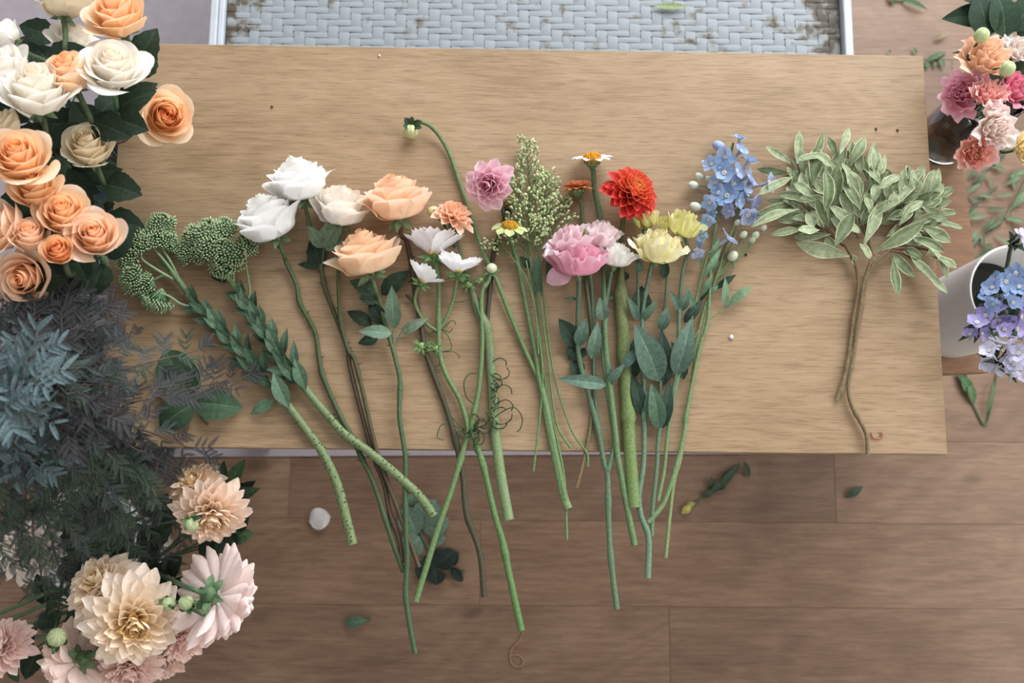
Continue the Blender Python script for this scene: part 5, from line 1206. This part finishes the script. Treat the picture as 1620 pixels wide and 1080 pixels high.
VF = [(1560, 88, 90, (246, 226, 190), (250, 214, 186), (248, 196, 174), 85, 75, 'apricot cream lisianthus topmost in the glass vase'),
      (1524, 148, 84, (238, 164, 184), (244, 190, 208), (246, 208, 222), 190, 50, 'rose pink lisianthus hanging at the left side of the vase bunch'),
      (1566, 148, 66, (240, 160, 140), (246, 196, 190), (248, 206, 206), 90, 70, 'salmon pink lisianthus with dark eye in the centre of the vase bunch'),
      (1606, 140, 72, (222, 110, 140), (232, 144, 168), (240, 172, 190), 20, 65, 'deep pink lisianthus on the right of the vase bunch'),
      (1576, 202, 76, (248, 226, 210), (250, 236, 232), (250, 240, 238), -70, 70, 'white blush lisianthus with yellow stamens in the vase bunch'),
      (1543, 240, 66, (250, 190, 160), (250, 196, 184), (250, 206, 204), -110, 65, 'coral lisianthus hanging lowest from the vase'),
      (1614, 78, 60, (238, 226, 214), (242, 232, 226), (244, 236, 232), 60, 70, 'pale cream lisianthus at the right edge beside the apricot one'),
      (1622, 236, 50, (236, 210, 150), (242, 222, 170), (246, 232, 190), -30, 60, 'yellow lisianthus cut by the right edge below the vase bunch')]
def vase_stem(th, base, a, foot, rim, r=.0024):
    mb = MB(); mb.tube(smooth([base, base - a * .03, (base - a * .03).lerp(rim, .6) + Vector((0, 0, .01)), rim, foot], 5), r, jit(G_MID, rnd, .2), 6); th.part('stem', mb, M_STEM)
for k, (u, v, wd, ci, co, cr_, az, el, lab) in enumerate(VF):
    z = VZ + (.03 if k in (0, 2, 4) else 0)
    foot = Vector((VC.x + rnd.uniform(-.025, .025), VC.y + rnd.uniform(-.025, .025), SZ + .02)); t = Thing('lisianthus', lab, 'lisianthus', foot)
    b = ruffled(t, u, v, wd, 0, az, el, ci, co, cr_, 60 + k, n=24, opn=.95, z0=z, ruf=.045, core=6)
    a = axis(az, el); c = P(u, v, z); sm = MB()
    for q in range(6): sm.ball(c + a * wd * mpp(z) * .10 + Vector((rnd.uniform(-1, 1), rnd.uniform(-1, 1), 0)) * .004, .0014, .003, a, lin((226, 180, 60)) if q % 2 else lin((70, 66, 30)), 5, 4)
    t.part('stamens', sm, M_DISC)
    vase_stem(t, b, a, foot, Vector((VC.x + (b.x - VC.x) * .3, VC.y + (b.y - VC.y) * .3, SZ + vh + .01)))
for (u, v, r, lab) in ((1553, 56, 13, 'light green lisianthus bud above the apricot bloom'), (1594, 109, 13, 'light green lisianthus bud between apricot and deep pink blooms')):
    c = P(u, v, VZ + .05); foot = Vector((VC.x, VC.y, SZ + .02)); t = Thing('lisianthus_bud', lab, 'bud', foot); rr = r * mpp(c.z)
    mb = MB(); mb.ball(c, rr, rr * 1.05, axis(80, 60), lambda q, i: mix(lin((206, 218, 160)), lin((176, 200, 124)), (i % 3) / 2), 12, 8, lambda i, j: 1 - .08 * (i % 3 == 0)); t.part('bud', mb, M_BUD)
    vase_stem(t, c - axis(80, 60) * rr, axis(80, 60), foot, Vector((VC.x + .015, VC.y + .01, SZ + vh + .01)), .0018)
t = Thing('lisianthus_foliage_stem', 'large dark green leaves at the top right corner above the vase', 'foliage', (VC.x + .01, VC.y + .02, SZ + .02))
mb = MB(); hub = P(1600, 60, .74); mb.tube(smooth([Vector((VC.x + .01, VC.y + .02, SZ + .02)), Vector((VC.x + .02, VC.y + .02, SZ + vh)), hub], 5), .003, G_DK, 7); t.part('stem', mb, M_STEM)
for (bu, bv, tu, tv, wd) in ((1570, 30, 1490, 30, 46), (1575, 5, 1508, -10, 44), (1560, 60, 1545, -8, 60), (1590, 60, 1575, -15, 56), (1600, 50, 1640, -10, 50), (1545, 85, 1505, 84, 8), (1555, 75, 1530, 62, 30), (1610, 60, 1650, 30, 44), (1600, 115, 1640, 110, 40), (1560, 120, 1590, 160, 40)):
    z = rnd.uniform(.76, .79); pb, pt = P(bu, bv, z), P(tu, tv, z + rnd.uniform(-.01, .015)); t.part('leaf', leaf_mb(pb, pt, wd * mpp(z), jit(lin((42, 66, 46)), rnd, .2), bend=.1, fold=.15), M_LEAF)
    m2 = MB(); m2.tube([hub, hub.lerp(pb, .5), pb], .0014, G_DK, 5); t.part('leaf_stalk', m2, M_STEM)

# ================================================================== white bucket with delphiniums (right)
WCN = P(1500, 505, SZ)
t = Thing('ceramic_pot', 'tall white ceramic pot on the brown bench holding blue delphiniums', 'pot', (WCN.x, WCN.y, SZ + .0005)); hh = .24
t.part('body', lathe([(.001, 0), (.066, 0), (.071, .006), (.073, .05), (.074, hh - .006), (.0755, hh), (.0735, hh + .0015), (.071, hh - .002), (.069, .02), (.001, .018)], (WCN.x, WCN.y, SZ + .0005), seg=64), M_CERAMIC)
t.part('water', lathe([(.001, hh * .6), (.069, hh * .6), (.069, hh * .6 - .01)], (WCN.x, WCN.y, SZ + .0005)), M_WATER)
rnd = random.Random(61)
PUR = ((150, 140, 200), (172, 160, 210)); BLU = ((120, 158, 208), (150, 170, 214)); PALE = ((196, 198, 226), (214, 210, 230))
groups = [('purple delphinium spike nearest the table on the white pot', PUR, [(1545, 512, 36), (1560, 500, 36), (1575, 490, 34), (1552, 527, 28), (1534, 530, 26), (1580, 505, 30), (1566, 515, 26), (1588, 520, 30), (1548, 500, 24)]),
          ('blue delphinium spike at the top of the white pot bunch', BLU, [(1570, 455, 34), (1590, 445, 36), (1606, 432, 32), (1560, 470, 30), (1612, 455, 34), (1585, 470, 34), (1600, 480, 34), (1572, 480, 30), (1596, 458, 30), (1580, 440, 26)]),
          ('pale lilac delphinium spike hanging lowest from the white pot', PALE, [(1590, 545, 40), (1566, 556, 34), (1556, 572, 30), (1580, 575, 38), (1604, 578, 34), (1600, 592, 28), (1612, 560, 34), (1592, 562, 30), (1572, 545, 28), (1616, 590, 28)]),
          ('violet delphinium spike at the right edge of the white pot bunch', PUR, [(1612, 500, 38), (1606, 520, 36), (1620, 480, 34), (1596, 508, 34), (1618, 535, 34)]),
          ('small lilac delphinium tip at the right edge above the white pot', PALE, [(1614, 372, 26), (1622, 384, 24)])]
for gi, (lab, cols, fl_) in enumerate(groups):
    foot = Vector((WCN.x + rnd.uniform(-.03, .03), WCN.y + rnd.uniform(-.03, .03), SZ + .025)); t = Thing('delphinium', lab, 'delphinium', foot); pts = []
    for (u, v, wd) in fl_:
        z = .79 + rnd.uniform(-.03, .05); pts.append(floret(t, u, v, z, wd * 1.1, rnd.uniform(0, 360), rnd.uniform(35, 80), int(u * 3 + v), cols))
    cc = sum(pts, Vector()) / len(pts); rim = Vector((WCN.x + (cc.x - WCN.x) * .4, WCN.y + (cc.y - WCN.y) * .4, SZ + hh + .01))
    top = cc - Vector((0, 0, .03)); mb = MB(); sp = smooth([foot, rim, top], 5); mb.tube(sp, .003, G_LEAF, 6); st = t.part('stem', mb, M_STEM)
    for p in pts:
        m2 = MB(); m2.tube([top - Vector((0, 0, .01)), top.lerp(p, .5) - Vector((0, 0, .008)), p - Vector((0, 0, .004))], .0012, G_MID, 5); t.part('stalk', m2, M_STEM)
    for k in range(11):
        p = pts[k % len(pts)]; d = Vector((rnd.uniform(-1, .6), rnd.uniform(-1, 1), 0)).normalized() * .035
        t.part('leaf', leaf_mb(top, p + d * .4 - Vector((0, 0, .012)), .009, jit(G_DK, rnd, .3), shape='lance'), M_LEAF)

# ================================================================== bits on floor, bench and table
def litter(lab, name, cat, leaves, stem=None, z=.0, col=G_LEAF, shape='lance', teeth=0, h=5):
    t = Thing(name, lab, cat, P(leaves[0][0], leaves[0][1], z))
    if stem: t.part('stem', stem_mb(stem, 1.6, 1.6, mix(col, G_LIGHT, .3), h=.004, z=z, seg=6), M_STEM)
    for q in leaves: leaves_px(t, [(q[0], q[1], q[2], q[3], q[4], q[5] if len(q) > 5 else col, h, h + 3)], shape=shape, teeth=teeth, z=z)
    return t
EU = lin((92, 118, 98)); ED = lin((40, 52, 46))
litter('eucalyptus sprig with round grey green and dark leaves on the floor', 'eucalyptus_sprig', 'leaf sprig',
       [(660, 845, 640, 800, 40, EU), (665, 830, 690, 790, 46, EU), (670, 840, 710, 820, 36, EU), (665, 850, 640, 870, 40, EU), (680, 850, 705, 850, 28, EU), (650, 800, 655, 780, 24, EU), (690, 895, 720, 870, 34, ED), (690, 900, 670, 880, 34, ED), (690, 900, 690, 925, 30, ED), (712, 895, 724, 872, 16, ED), (715, 898, 732, 920, 16, ED), (672, 885, 668, 920, 26, ED)],
       [(655, 800), (664, 840), (685, 880), (700, 898), (735, 902)], shape='round')
litter('single dull green leaf on the floor near the bottom', 'fallen_leaf', 'leaf', [(545, 985, 582, 980, 18, lin((78, 108, 84))), ], [(575, 981), (588, 977)], shape='ovate')
litter('dark green sprig with yellow tip on the floor below the table edge', 'greenery_sprig', 'leaf sprig',
       [(1130, 778, 1170, 732, 12), (1120, 785, 1148, 752, 10), (1140, 760, 1158, 742, 10), (1110, 788, 1132, 772, 10), (1125, 775, 1125, 752, 8), (1150, 752, 1172, 735, 9), (1135, 775, 1150, 765, 8), (1078, 812, 1095, 798, 12, lin((176, 164, 66))), (1085, 800, 1100, 795, 9, lin((150, 150, 70)))],
       [(1080, 810), (1110, 788), (1140, 760), (1170, 735)], col=lin((58, 76, 56)))
litter('short dark leaf on the floor right beside the yellow tipped sprig', 'fallen_leaf', 'leaf', [(1185, 755, 1176, 728, 10, lin((58, 76, 56)))])
litter('small curved dark leaf on the floor near the right table corner', 'fallen_leaf', 'leaf', [(1337, 787, 1366, 768, 12, lin((62, 84, 62)))])
litter('green sprig on the floor in front of the brown bench', 'greenery_sprig', 'leaf sprig', [(1530, 600, 1512, 590, 16, G_LEAF), (1535, 625, 1520, 592, 18, lin((70, 110, 66))), (1540, 640, 1530, 600, 14), (1558, 660, 1572, 600, 6)], [(1515, 592), (1540, 640), (1560, 672), (1572, 620), (1578, 590)], col=lin((86, 116, 74)))
rnd = random.Random(88)
spots = [(1560, 270, 'upper'), (1548, 320, 'middle'), (1556, 375, 'lower')]
for k, (u, v, nm) in enumerate(spots):
    lv = []
    for q in range(8):
        an = rnd.uniform(0, 6.28); x = u + rnd.uniform(-18, 30); y = v + rnd.uniform(-24, 24); L = rnd.uniform(18, 40); lv.append((x, y, x + math.cos(an) * L, y + math.sin(an) * L, rnd.uniform(4, 9), jit(lin((100, 122, 88)), rnd, .3)))
    litter(nm + ' clump of fallen green clippings on the floor right of brown bench', 'greenery_clippings', 'clippings', lv, [(u - 20, v + 20), (u, v), (u + 30, v - 25)])
litter('long green clipping on the floor beside the white pot', 'greenery_sprig', 'leaf sprig', [(1540, 410, 1600, 392, 12), (1560, 402, 1590, 410, 10), (1575, 398, 1640, 392, 12)], [(1535, 412), (1580, 400), (1640, 395)], col=lin((92, 128, 80)))
litter('pale leaf and stem bits at the right edge of the floor', 'greenery_clippings', 'clippings', [(1600, 330, 1625, 300, 12), (1590, 345, 1622, 352, 10), (1605, 300, 1600, 275, 8), (1595, 280, 1625, 270, 9)], [(1590, 345), (1610, 310), (1625, 280)], col=lin((110, 136, 98)))
litter('green leaf sprig on the floor at the top right corner', 'greenery_sprig', 'leaf sprig', [(1425, 0, 1468, 16, 9), (1415, 8, 1405, -12, 9)], [(1410, 0), (1430, 2)], col=lin((72, 106, 66)))
litter('thin brown leaf on the floor near the dark corner leaves', 'fallen_leaf', 'leaf', [(1476, 64, 1502, 52, 7, lin((150, 136, 104)))])
litter('pair of green clippings behind the right table corner', 'greenery_clippings', 'clippings', [(1462, 98, 1498, 82, 9), (1478, 96, 1480, 108, 5), (1486, 92, 1494, 108, 8), (1462, 106, 1470, 100, 12), (1450, 86, 1444, 74, 6), (1408, 84, 1406, 78, 5)], [(1462, 104), (1480, 92), (1496, 83)], col=lin((86, 118, 82)))
t = Thing('fallen_leaf', 'pale willow shaped leaf lying on the woven bench', 'leaf', P(1060, 18, BZ))
t.part('blade', leaf_mb(P(1034, 9, BZ - .010), P(1090, 10, BZ - .010), 13 * mpp(BZ), lin((142, 162, 112)), shape='lance', bend=-.02, roll=0), M_LEAF)
t = Thing('fallen_petal', 'white rose petal lying on the floor below the sedum stem', 'petal', P(505, 820, 0))
t.part('blade', leaf_mb(P(489, 824, .008), P(523, 816, .010), 34 * mpp(0), lin((228, 224, 224)), lin((232, 230, 230)), shape='round', bend=.12, fold=-.1, wave=.05), M_PETAL)
t = Thing('string_loop', 'thin tan loop of string on the floor at the bottom', 'string', P(815, 1020, 0))
mb = MB(); mb.tube(smooth([P(u, v, .003) for u, v in ((828, 999), (822, 1012), (810, 1026), (807, 1040), (812, 1052), (824, 1053), (828, 1044), (820, 1036), (806, 1036))], 5), .0012, lin((160, 126, 96)), 6); t.part('loop', mb, M_WOODY)
t = Thing('twist_tie', 'tiny red curl of wire on the table beside the woody stem ends', 'wire', P(1387, 690))
mb = MB(); mb.tube(smooth([P(u, v, TZ + .002) for u, v in ((1378, 684), (1381, 692), (1390, 694), (1397, 688), (1392, 683))], 4), .0009, lin((196, 96, 74)), 5); t.part('curl', mb, M_STEM)
t = Thing('petal_fleck', 'tiny white fleck on the bare table right of the delphinium stems', 'fleck', P(1157, 533)); mb = MB(); mb.ball(P(1157, 533, TZ + .0018), .0035, .0018, Vector((0, 0, 1)), lin((232, 234, 236)), 8, 5, lambda i, j: 1 + .15 * math.sin(i * 2.3)); t.part('fleck', mb, M_PETAL)
for lab, u, v in (('dark seed speck on the table near the upper left of the flowers', 430, 169), ('left dark speck of two near the upper right table corner', 1386, 204), ('right dark speck of two near the upper right table corner', 1420, 206), ('pale splinter at the back edge of the table', 600, 88), ('dark speck on the table below the delphinium buds', 1180, 403)):
    t = Thing('plant_speck', lab, 'speck', P(u, v))
    mb = MB(); mb.ball(P(u, v, TZ + .0009), .0022, .0009, Vector((0, .3, 1)), lin((210, 200, 180)) if v < 100 else lin((72, 56, 44)), 6, 4, lambda i, j: 1 + .3 * math.sin(i * 1.9)); t.part('speck', mb, M_WOODY)
